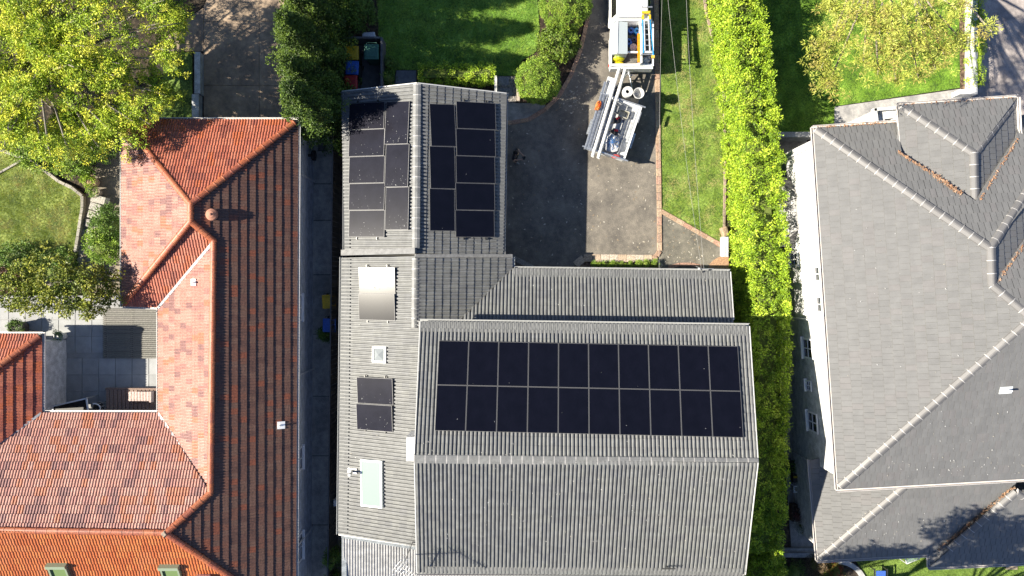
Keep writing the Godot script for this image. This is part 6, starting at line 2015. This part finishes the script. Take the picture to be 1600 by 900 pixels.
func props() -> void:
	# television aerials on their mast beside the high roof
	var bp := RP(645, 846, pl.BW)
	var t := thing("tv_aerial", "white television aerial on a thin mast beside the high roof's edge", "aerial", bp)
	var top := bp + Vector3(-0.02, 3.0, 0.05)
	var b := MB.new()
	b.cyl(bp, top, 0.02, 0.018, 8, G(0.45))
	part(t, "mast", b, "alu")
	for q in [[2.85, 0.9, 1.5, 13, 0.5], [2.3, -0.75, 1.1, 9, 0.5]]:
		var c := bp + Vector3(0, q[0], 0)
		var bs := Basis(Vector3.UP, q[1])
		b = MB.new()
		b.box(Transform3D(bs, c + bs * Vector3(0, 0, q[2] * 0.25)), Vector3(0.025, 0.025, q[2]), Color(0.72, 0.73, 0.74))
		var bm := part(t, "boom", b, "alu")
		for i in q[3]:
			b = MB.new()
			var z: float = q[2] * (0.72 - 0.95 * i / q[3])
			var ln: float = q[4] * (0.55 + 0.45 * i / q[3])
			b.cyl(c + bs * Vector3(-ln / 2, 0.015, z), c + bs * Vector3(ln / 2, 0.015, z), 0.008, 0.008, 6, Color(0.75, 0.76, 0.77))
			part(bm, "element", b, "alu")
	for q in [[Vector3(-1.0, 0, 0.4)], [Vector3(0.2, 0, -1.2)], [Vector3(-0.2, 0, 1.2)]]:
		b = MB.new()
		var e: Vector3 = bp + q[0]
		e.y = bp.y - 0.3
		b.cyl(bp + Vector3(0, 1.6, 0), e, 0.005, 0.005, 5, G(0.4))
		part(t, "guy_wire", b, "alu")
	# overhead cables to the bracket on the low roof
	var br := thing("cable_bracket", "grey cable bracket at the edge of the low tiled roof", "bracket", P(1096, 424, 2.9))
	b = MB.new()
	var bk := P(1096, 420, 3.2)
	b.cyl(P(1097, 426, 2.9), bk, 0.03, 0.03, 8, G(0.6))
	b.cyl(bk, bk + Vector3(-0.25, 0.1, -0.1), 0.025, 0.02, 8, G(0.55))
	b.cyl(bk, bk + Vector3(0.5, 0.0, 0.0), 0.02, 0.02, 8, G(0.65))
	part(br, "arm", b, "alu")
	b = MB.new()
	b.lathe(at(bk + Vector3(-0.1, 0.03, 0)), [[0.0, -0.05], [0.05, -0.04], [0.06, 0.0], [0.04, 0.05], [0.0, 0.06]], 10, G(0.5))
	part(br, "insulator", b, "plastic")
	for q in [[1038, -60, 4.9, 1096, 420, 3.2, 0.35, "thin pale overhead cable running to the bracket on the low roof"], [1036, -60, 4.6, 1030, 424, 2.95, 0.3, "thin overhead cable crossing straight above the drive edging"], [1070, -60, 4.4, 1100, 421, 3.2, 0.3, "fine grey overhead cable above the side lawn"]]:
		var a := P(q[0], q[1], q[2]); var c := P(q[3], q[4], q[5])
		var pts := []
		for i in 13:
			var s := i / 12.0
			pts.append(a.lerp(c, s) - Vector3(0, q[6] * 4.0 * s * (1.0 - s), 0))
		b = MB.new()
		b.tube(pts, 0.006, 6, Color(0.3, 0.3, 0.29))
		whole("overhead_cable", b, "plastic", q[7], "cable")
	# alley odds and ends
	var hr := thing("hose_reel", "black garden hose reel on the shade-tinted alley wall", "hose reel", P(487, 243, 0.6))
	var hc := P(486.5, 243, 0.9)
	for i in 4:
		b = MB.new()
		var arc := []
		for k in 17:
			var g := TAU * k / 16.0
			arc.append(hc + Vector3(0.05 + i * 0.035, cos(g) * (0.2 + 0.02 * (i % 2)), sin(g) * (0.2 + 0.02 * (i % 2))))
		b.tube(arc, 0.018, 6, G(0.02))
		part(hr, "hose_loop", b, "rubber")
	b = MB.new()
	b.cyl(hc - Vector3(0.22, 0, 0), hc + Vector3(0.2, 0, 0), 0.06, 0.06, 10, G(0.05))
	part(hr, "hub", b, "plastic")
	var gr := thing("drain_grate", "square dark drain grate set in the alley path", "grate", P(503, 228, 0))
	for i in 7:
		b = MB.new()
		pbox(b, 497 + i * 1.9, 222, 498.1 + i * 1.9, 235, 0.018, 0.03, G(0.03))
		part(gr, "bar", b, "metal_sheet")
	for s in [[496, 221, 511, 222], [496, 235, 511, 236]]:
		b = MB.new()
		pbox(b, s[0], s[1], s[2], s[3], 0.018, 0.034, G(0.04))
		part(gr, "frame", b, "metal_sheet")
	var hcoil := thing("coiled_hose", "pale coiled hose on the drive's corner by the fence", "hose", P(520, 215, 0))
	for i in 3:
		b = MB.new()
		var arc := []
		for k in 17:
			var g := TAU * k / 16.0
			arc.append(P(520, 215) + Vector3(cos(g) * (0.24 - 0.03 * i), 0.03 + 0.03 * i, sin(g) * (0.30 - 0.03 * i)))
		b.tube(arc, 0.018, 6, Color(0.42, 0.40, 0.36))
		part(hcoil, "loop", b, "rubber")
	# things kept in the side passage of the white house
	pot("dark round pot by the white house's side passage wall", P(1237, 728, 0.4), 0.24, G(0.05), DG, 0.15)
	var sb := thing("stacked_crates", "stack of dark crates with yellow band in the side passage", "crates", P(1243, 748, 0))
	for s in [[1239, 741, 1248, 754, 0.0, 0.3, G(0.04)], [1239.5, 741.5, 1247.5, 753, 0.301, 0.55, G(0.05)], [1240, 744, 1247.5, 747, 0.551, 0.60, Color(0.6, 0.42, 0.02)]]:
		b = MB.new()
		pbox(b, s[0], s[1], s[2], s[3], s[4], s[5], s[6])
		part(sb, "crate", b, "plastic")
	var fr := thing("white_stool", "small white square stool standing in the side passage", "stool", P(1245, 765, 0))
	for s in [[1240, 759, 1249, 761], [1240, 768, 1249, 770]]:
		b = MB.new()
		pbox(b, s[0], s[1], s[2], s[3], 0.36, 0.40, Color(0.65, 0.65, 0.65))
		part(fr, "rail", b, "paint")
	for s in [[1240, 761.2, 1242, 767.8], [1247, 761.2, 1249, 767.8]]:
		b = MB.new()
		pbox(b, s[0], s[1], s[2], s[3], 0.36, 0.40, Color(0.65, 0.65, 0.65))
		part(fr, "rail", b, "paint")
	for s in [[1240, 759], [1247.5, 759], [1240, 768.5], [1247.5, 768.5]]:
		b = MB.new()
		pbox(b, s[0], s[1], s[0] + 1.5, s[1] + 1.5, 0.0, 0.36, Color(0.6, 0.6, 0.6))
		part(fr, "leg", b, "paint")
	var wp := thing("planter_trough", "dark brown trough of reddish plants in the side passage", "planter", P(1244, 803, 0))
	b = MB.new()
	for s in [[1238, 789, 1240, 815], [1252, 789, 1254, 815], [1240.2, 789, 1251.8, 791], [1240.2, 813, 1251.8, 815]]:
		pbox(b, s[0], s[1], s[2], s[3], 0.0, 0.4, Color(0.09, 0.055, 0.04))
	part(wp, "trough", b, "wood")
	b = MB.new()
	pbox(b, 1240.2, 791.2, 1251.8, 812.8, 0.0, 0.33, Color(0.06, 0.045, 0.03))
	part(wp, "soil", b, "soil")
	leaves(wp, blob_spots(P(1246, 805, 0.5), Vector3(0.16, 0.14, 0.30), 50.0, 0.13), "small", [Color(0.16, 0.05, 0.05), Color(0.10, 0.06, 0.04), Color(0.2, 0.12, 0.1)], "foliage")
	bush("pale-leaved shrub against the charcoal house wall in the side passage", 1258, 822, 14, 0.9, "small", [Color(0.28, 0.30, 0.26), Color(0.14, 0.17, 0.09), Color(0.36, 0.38, 0.36)], "", 34.0, 0.14)
	# blue chair and glass table on the shaded lawn
	var bc := thing("garden_chair", "folding garden chair with bright blue seat on the shaded lawn", "chair", P(1376, 897, 0))
	b = MB.new()
	pbox(b, 1369, 892, 1384, 908, 0.42, 0.45, Color(0.05, 0.14, 0.55))
	part(bc, "seat", b, "cloth")
	b = MB.new()
	pbox(b, 1369, 910, 1384, 912, 0.42, 0.85, Color(0.05, 0.14, 0.5))
	part(bc, "backrest", b, "cloth")
	for x in [1366, 1386]:
		b = MB.new()
		pbox(b, x, 889, x + 1.5, 912, 0.46, 0.49, G(0.12))
		pbox(b, x, 890, x + 1.5, 891.5, 0.0, 0.455, G(0.12))
		pbox(b, x, 910, x + 1.5, 911.5, 0.0, 0.455, G(0.12))
		part(bc, "side_frame", b, "alu")
	var gt := thing("glass_table", "small glass table with pale frame beside the charcoal roof eave", "table", P(1424, 872, 0))
	var c4 := [P(1411, 862, 0.7), P(1435, 860, 0.7), P(1437, 873, 0.7), P(1417, 881, 0.7)]
	for i in 4:
		b = MB.new()
		b.cyl(c4[i], c4[(i + 1) % 4], 0.022, 0.022, 6, Color(0.6, 0.62, 0.62))
		part(gt, "rim", b, "paint")
		b = MB.new()
		b.cyl(Vector3(c4[i].x, 0, c4[i].z), c4[i], 0.018, 0.018, 6, Color(0.5, 0.5, 0.5))
		part(gt, "leg", b, "paint")
	b = MB.new()
	b.prism([c4[0], c4[1], c4[2], c4[3]], 0.69, 0.70, Color(0.2, 0.25, 0.25))
	part(gt, "top", b, "pane")
	b = MB.new()
	pbox(b, 1572, 882, 1590, 890, -0.02, 0.05, Color(0.5, 0.4, 0.28))
	whole("paving_stone", b, "stone", "single sandstone paver on the shaded lawn", "paver")
	var wl := MB.new()
	pbox(wl, 521, 781, 528, 791, 0.0, 1.1, Color(0.5, 0.55, 0.6))
	pbox(wl, 522, 783, 527, 789, 1.101, 1.2, Color(0.42, 0.46, 0.5))
	whole("gas_bottle_box", wl, "paint", "pale utility box behind the dark fence", "box")

# ================= the person in the shade of the garage
func field(p: Vector3, bones: Array) -> float:
	var d := 1e9
	for q in bones:
		var a: Vector3 = q[0]
		var ab: Vector3 = q[1] - a
		var s := clampf((p - a).dot(ab) / maxf(ab.length_squared(), 1e-9), 0.0, 1.0)
		var e := p.distance_to(a + ab * s) - lerpf(q[2], q[3], s)
		var k: float = q[5]
		var h := maxf(k - absf(d - e), 0.0) / k
		d = minf(d, e) - h * h * k * 0.25
	return d
func nets(mb: MB, bones: Array, cell: float) -> void:
	var val := {}
	var seen := {}
	var cells := []
	for q in bones:
		var r: float = maxf(q[2], q[3]) + cell * 2.0
		var lo: Vector3 = (q[0].min(q[1]) - Vector3.ONE * r) / cell
		var hi: Vector3 = (q[0].max(q[1]) + Vector3.ONE * r) / cell
		for x in range(int(floor(lo.x)), int(ceil(hi.x))):
			for y in range(int(floor(lo.y)), int(ceil(hi.y))):
				for z in range(int(floor(lo.z)), int(ceil(hi.z))):
					var k := Vector3i(x, y, z)
					if not seen.has(k):
						seen[k] = true
						cells.append(k)
	var vert := {}
	for k in cells:
		var v := []
		var neg := 0
		for c in 8:
			var g: Vector3i = k + Vector3i(c & 1, (c >> 1) & 1, (c >> 2) & 1)
			if not val.has(g):
				val[g] = field(Vector3(g) * cell, bones)
			v.append(val[g])
			if val[g] < 0.0: neg += 1
		if neg == 0 or neg == 8: continue
		var s := Vector3.ZERO
		var n := 0
		for e in [[0, 1], [2, 3], [4, 5], [6, 7], [0, 2], [1, 3], [4, 6], [5, 7], [0, 4], [1, 5], [2, 6], [3, 7]]:
			if (v[e[0]] < 0.0) != (v[e[1]] < 0.0):
				var t: float = v[e[0]] / (v[e[0]] - v[e[1]])
				var a := Vector3(e[0] & 1, (e[0] >> 1) & 1, (e[0] >> 2) & 1)
				var b := Vector3(e[1] & 1, (e[1] >> 1) & 1, (e[1] >> 2) & 1)
				s += a.lerp(b, t); n += 1
		var p := (Vector3(k) + s / n) * cell
		var nn := Vector3(field(p + Vector3(0.004, 0, 0), bones) - field(p - Vector3(0.004, 0, 0), bones), field(p + Vector3(0, 0.004, 0), bones) - field(p - Vector3(0, 0.004, 0), bones), field(p + Vector3(0, 0, 0.004), bones) - field(p - Vector3(0, 0, 0.004), bones)).normalized()
		var best := 1e9
		var col := Color.BLACK
		for q in bones:
			var ab: Vector3 = q[1] - q[0]
			var t := clampf((p - q[0]).dot(ab) / maxf(ab.length_squared(), 1e-9), 0.0, 1.0)
			var e: float = p.distance_to(q[0] + ab * t) - lerpf(q[2], q[3], t)
			if e < best:
				best = e; col = q[4]
		vert[k] = mb.V.size()
		mb.V.append(p); mb.N.append(nn); mb.C.append(col)
	for k in vert:
		for axis in 3:
			var d := Vector3i.ZERO; d[axis] = 1
			var u := Vector3i.ZERO; u[(axis + 1) % 3] = 1
			var w := Vector3i.ZERO; w[(axis + 2) % 3] = 1
			var a: float = val.get(k, 1.0); var b: float = val.get(k + d, 1.0)
			if (a < 0.0) == (b < 0.0): continue
			if not (vert.has(k - u) and vert.has(k - w) and vert.has(k - u - w)): continue
			var q := [vert[k], vert[k - u], vert[k - u - w], vert[k - w]]
			for tr in [[q[0], q[1], q[2]], [q[0], q[2], q[3]]]:
				if (mb.V[tr[2]] - mb.V[tr[0]]).cross(mb.V[tr[1]] - mb.V[tr[0]]).dot(mb.N[tr[0]]) < 0.0:
					mb.I.append_array([tr[0], tr[2], tr[1]])
				else:
					mb.I.append_array(tr)
func person() -> void:
	var o := P(805, 249, 0)
	var f := Vector3(0.93, 0, 0.36).normalized()
	var T := Transform3D(Basis(f, Vector3.UP, f.cross(Vector3.UP)), o)   # x forward, z to the person's right
	var t := thing("person", "person in dark shirt and shorts standing in shade by the garage, holding a small device", "person", o)
	var sk := Color(0.34, 0.21, 0.15); var sh := Color(0.018, 0.018, 0.02); var so := Color(0.02, 0.021, 0.025); var bo := Color(0.18, 0.18, 0.18)
	var B := []
	var bone := func(a: Vector3, b: Vector3, r0: float, r1: float, c: Color, k := 0.05): B.append([T * a, T * b, r0, r1, c, k])
	bone.call(Vector3(0, 1.0, 0), Vector3(0.02, 1.22, 0), 0.125, 0.13, sh)
	bone.call(Vector3(0.02, 1.22, -0.07), Vector3(0.02, 1.22, 0.07), 0.12, 0.12, sh)
	bone.call(Vector3(0.01, 1.38, -0.12), Vector3(0.01, 1.38, 0.12), 0.085, 0.085, sh)
	bone.call(Vector3(0.0, 0.95, -0.06), Vector3(0, 0.95, 0.06), 0.125, 0.125, so)
	bone.call(Vector3(0.01, 1.42, 0), Vector3(0.04, 1.52, 0), 0.058, 0.055, sk)
	for s in [-1.0, 1.0]:
		bone.call(Vector3(0.0, 1.40, 0.19 * s), Vector3(-0.02, 1.26, 0.235 * s), 0.062, 0.058, sh)
		bone.call(Vector3(-0.02, 1.26, 0.235 * s), Vector3(0.02, 1.12, 0.25 * s), 0.046, 0.040, sk)
		bone.call(Vector3(0.02, 1.12, 0.25 * s), Vector3(0.27, 1.14, 0.12 * s), 0.042, 0.027, sk)
		bone.call(Vector3(0.0, 0.90, 0.095 * s), Vector3(0.03 + 0.05 * s, 0.60, 0.115 * s), 0.098, 0.085, so)
		bone.call(Vector3(0.03 + 0.05 * s, 0.58, 0.115 * s), Vector3(0.03 + 0.06 * s, 0.50, 0.115 * s), 0.062, 0.058, sk)
		bone.call(Vector3(0.03 + 0.06 * s, 0.50, 0.115 * s), Vector3(0.0 + 0.08 * s, 0.12, 0.12 * s), 0.056, 0.036, sk)
		bone.call(Vector3(-0.03 + 0.08 * s, 0.055, 0.12 * s), Vector3(0.14 + 0.08 * s, 0.045, 0.14 * s), 0.052, 0.044, bo, 0.03)
	var body := MB.new()
	nets(body, B, 0.02)
	# head: skull, jaw, nose, ears, brow
	var save := B
	B = []
	for q in [[Vector3(0.03, 1.63, 0), Vector3(0.05, 1.62, 0), 0.088, 0.084, 0.03], [Vector3(0.06, 1.56, 0), Vector3(0.085, 1.545, 0), 0.055, 0.045, 0.04], [Vector3(0.135, 1.605, 0), Vector3(0.15, 1.578, 0), 0.010, 0.014, 0.02], [Vector3(0.04, 1.60, 0.088), Vector3(0.035, 1.58, 0.09), 0.018, 0.014, 0.01], [Vector3(0.04, 1.60, -0.088), Vector3(0.035, 1.58, -0.09), 0.018, 0.014, 0.01], [Vector3(0.125, 1.63, -0.03), Vector3(0.125, 1.63, 0.03), 0.012, 0.012, 0.02], [Vector3(0.128, 1.545, -0.02), Vector3(0.128, 1.545, 0.02), 0.007, 0.007, 0.01], [Vector3(0.03, 1.5, 0), Vector3(0.04, 1.55, 0), 0.055, 0.055, 0.03]]:
		B.append([T * q[0], T * q[1], q[2], q[3], sk, q[4]])
	nets(body, B, 0.008)
	# hands: palm, four fingers and thumb curled round the device
	for s in [-1.0, 1.0]:
		B = []
		B.append([T * Vector3(0.27, 1.14, 0.12 * s), T * Vector3(0.34, 1.14, 0.095 * s), 0.026, 0.030, sk, 0.015])
		B.append([T * Vector3(0.33, 1.145, 0.105 * s), T * Vector3(0.35, 1.12, 0.098 * s), 0.026, 0.024, sk, 0.012])
		for i in 4:
			var z: float = (0.108 - 0.004 * i) * s
			var y := 1.165 - i * 0.019
			var ln: float = [0.9, 1.0, 0.95, 0.78][i]
			B.append([T * Vector3(0.355, y, z), T * Vector3(0.355 + 0.042 * ln, y - 0.004, z - 0.010 * s), 0.0095, 0.009, sk, 0.004])
			B.append([T * Vector3(0.355 + 0.042 * ln, y - 0.004, z - 0.010 * s), T * Vector3(0.355 + 0.055 * ln, y - 0.01, z - 0.045 * s), 0.009, 0.008, sk, 0.004])
		B.append([T * Vector3(0.325, 1.165, 0.085 * s), T * Vector3(0.345, 1.185, 0.062 * s), 0.012, 0.0105, sk, 0.006])
		B.append([T * Vector3(0.345, 1.185, 0.062 * s), T * Vector3(0.372, 1.186, 0.048 * s), 0.0105, 0.009, sk, 0.004])
		nets(body, B, 0.006)
	part(t, "body", body, "skin")
	var hair := MB.new()
	var HB := [[T * Vector3(0.0, 1.655, 0), T * Vector3(0.045, 1.665, 0), 0.092, 0.082, Color(0.012, 0.01, 0.009), 0.03], [T * Vector3(-0.035, 1.62, 0), T * Vector3(-0.03, 1.56, 0), 0.065, 0.05, Color(0.012, 0.01, 0.009), 0.04]]
	nets(hair, HB, 0.01)
	part(t, "hair", hair, "cloth")
	for s in [-1, 1]:
		var e := MB.new()
		e.lathe(Transform3D(T.basis, T * Vector3(0.117, 1.612, 0.032 * s)), [[0.0, -0.009], [0.008, -0.005], [0.010, 0.0], [0.008, 0.005], [0.0, 0.009]], 8, G(0.05))
		part(t, "eye", e, "gloss")
	var dv := MB.new()
	dv.softbox(Transform3D(T.basis, T * Vector3(0.375, 1.155, 0)), Vector3(0.09, 0.035, 0.17), 0.012, G(0.03))
	dv.softbox(Transform3D(T.basis * Basis(Vector3.FORWARD, -0.5), T * Vector3(0.43, 1.185, 0)), Vector3(0.09, 0.012, 0.15), 0.004, G(0.015))
	var ct := thing("handheld_controller", "small black handheld controller in the standing person's hands", "controller", T * Vector3(0.375, 1.13, 0))
	part(ct, "grip", dv, "plastic")
	var an := MB.new()
	for s in [-1, 1]:
		an.cyl(T * Vector3(0.33, 1.175, 0.05 * s), T * Vector3(0.32, 1.20, 0.055 * s), 0.008, 0.008, 8, G(0.08))
	part(ct, "thumb_sticks", an, "plastic")

# ================= fallen leaves and flecks
func flecks(called: String, label: String, spots: Array, size: float, pal: Array, up := Vector3.UP) -> void:
	var b := MB.new(); b.flat = true
	for p in spots:
		var c: Color = pal[rng.randi() % pal.size()]
		var g := rng.randf() * TAU
		var l := size * rng.randf_range(0.6, 1.4); var w := l * rng.randf_range(0.25, 0.5)
		var x := Vector3(cos(g), rng.randf_range(-0.1, 0.15), sin(g))
		x = (x - up * x.dot(up)).normalized() + up * rng.randf_range(0.0, 0.2)
		var z := x.cross(up).normalized()
		var q: Vector3 = p + up * 0.008
		b.tri(q - x * l, q + z * w, q + x * l, c, up)
		b.tri(q - x * l, q - z * w, q + x * l, c.darkened(0.1), up)
	whole(called, b, "matte", label, "leaf litter", "", "stuff")
func litter() -> void:
	var sp := []
	for i in 430:
		var p := Vector2(rng.randf_range(795, 1026), rng.randf_range(10, 412))
		if p.x < 900 and (p.y < 195 or rng.randf() < 0.3): continue
		if p.x < 925 and p.y < 60: continue
		sp.append(P(p.x, p.y))
	for i in 130:
		sp.append(P(rng.randfn(890, 18), rng.randfn(155, 14)))
	for i in 90:
		var q := Vector2(rng.randf_range(1034, 1125), rng.randf_range(340, 412))
		if q.y > 332 + (q.x - 1031) * 0.57: sp.append(P(q.x, q.y))
	flecks("drive_leaf_litter", "scattered pale dry leaves lying on the dark drive", sp, 0.05, [Color(0.42, 0.36, 0.26), Color(0.50, 0.45, 0.36), Color(0.30, 0.22, 0.14), Color(0.6, 0.56, 0.48)])
	sp = []
	for e in [[pl.GN, 1402, 237, 1460, 275, 110, 1.3], [pl.GN, 1460, 275, 1500, 302, 130, 1.9], [pl.GN, 1590, 216, 1530, 312, 90, 1.1], [pl.IS, 1466, 858, 1584, 760, 200, 1.6], [pl.GN2, 1600, 378, 1558, 440, 60, 1.1], [pl.GN, 1275, 199.5, 1400, 191, 80, 0.7], [pl.IS, 1400, 752, 1500, 748, 60, 1.0], [pl.HN, 1410, 164, 1585, 153, 40, 0.6]]:
		for i in e[5]:
			var s := rng.randf()
			var p := RP(lerpf(e[1], e[3], s) + rng.randfn(0, e[6]), lerpf(e[2], e[4], s) + rng.randfn(0, e[6]), e[0])
			sp.append(p + Vector3(0, rng.randf_range(0.03, 0.07), 0))
	flecks("roof_leaf_litter", "orange-brown dry leaves gathered in the charcoal roof valleys", sp, 0.05, [Color(0.50, 0.28, 0.15), Color(0.42, 0.22, 0.12), Color(0.60, 0.40, 0.26), Color(0.34, 0.20, 0.13)])
	sp = []
	for e in [[pl.DS, 655, 730, 1160, 885, 150], [pl.DN, 660, 685, 1175, 712, 40], [pl.BW, 540, 420, 640, 830, 40], [pl.C, 810, 430, 1138, 490, 25], [pl.AE, 660, 140, 780, 390, 20], [pl.GS, 1380, 720, 1600, 745, 30], [pl.GS, 1450, 640, 1600, 745, 30], [pl.GW, 1320, 300, 1500, 600, 30], [pl.IS, 1340, 800, 1480, 850, 30]]:
		for i in e[5]:
			sp.append(RP(rng.randf_range(e[1], e[3]), rng.randf_range(e[2], e[4]), e[0]) + Vector3(0, 0.045, 0))
	flecks("roof_flecks", "small pale droppings and dry flecks on the tiled roofs", sp, 0.028, [Color(0.72, 0.70, 0.66), Color(0.6, 0.55, 0.45), Color(0.8, 0.8, 0.78)])
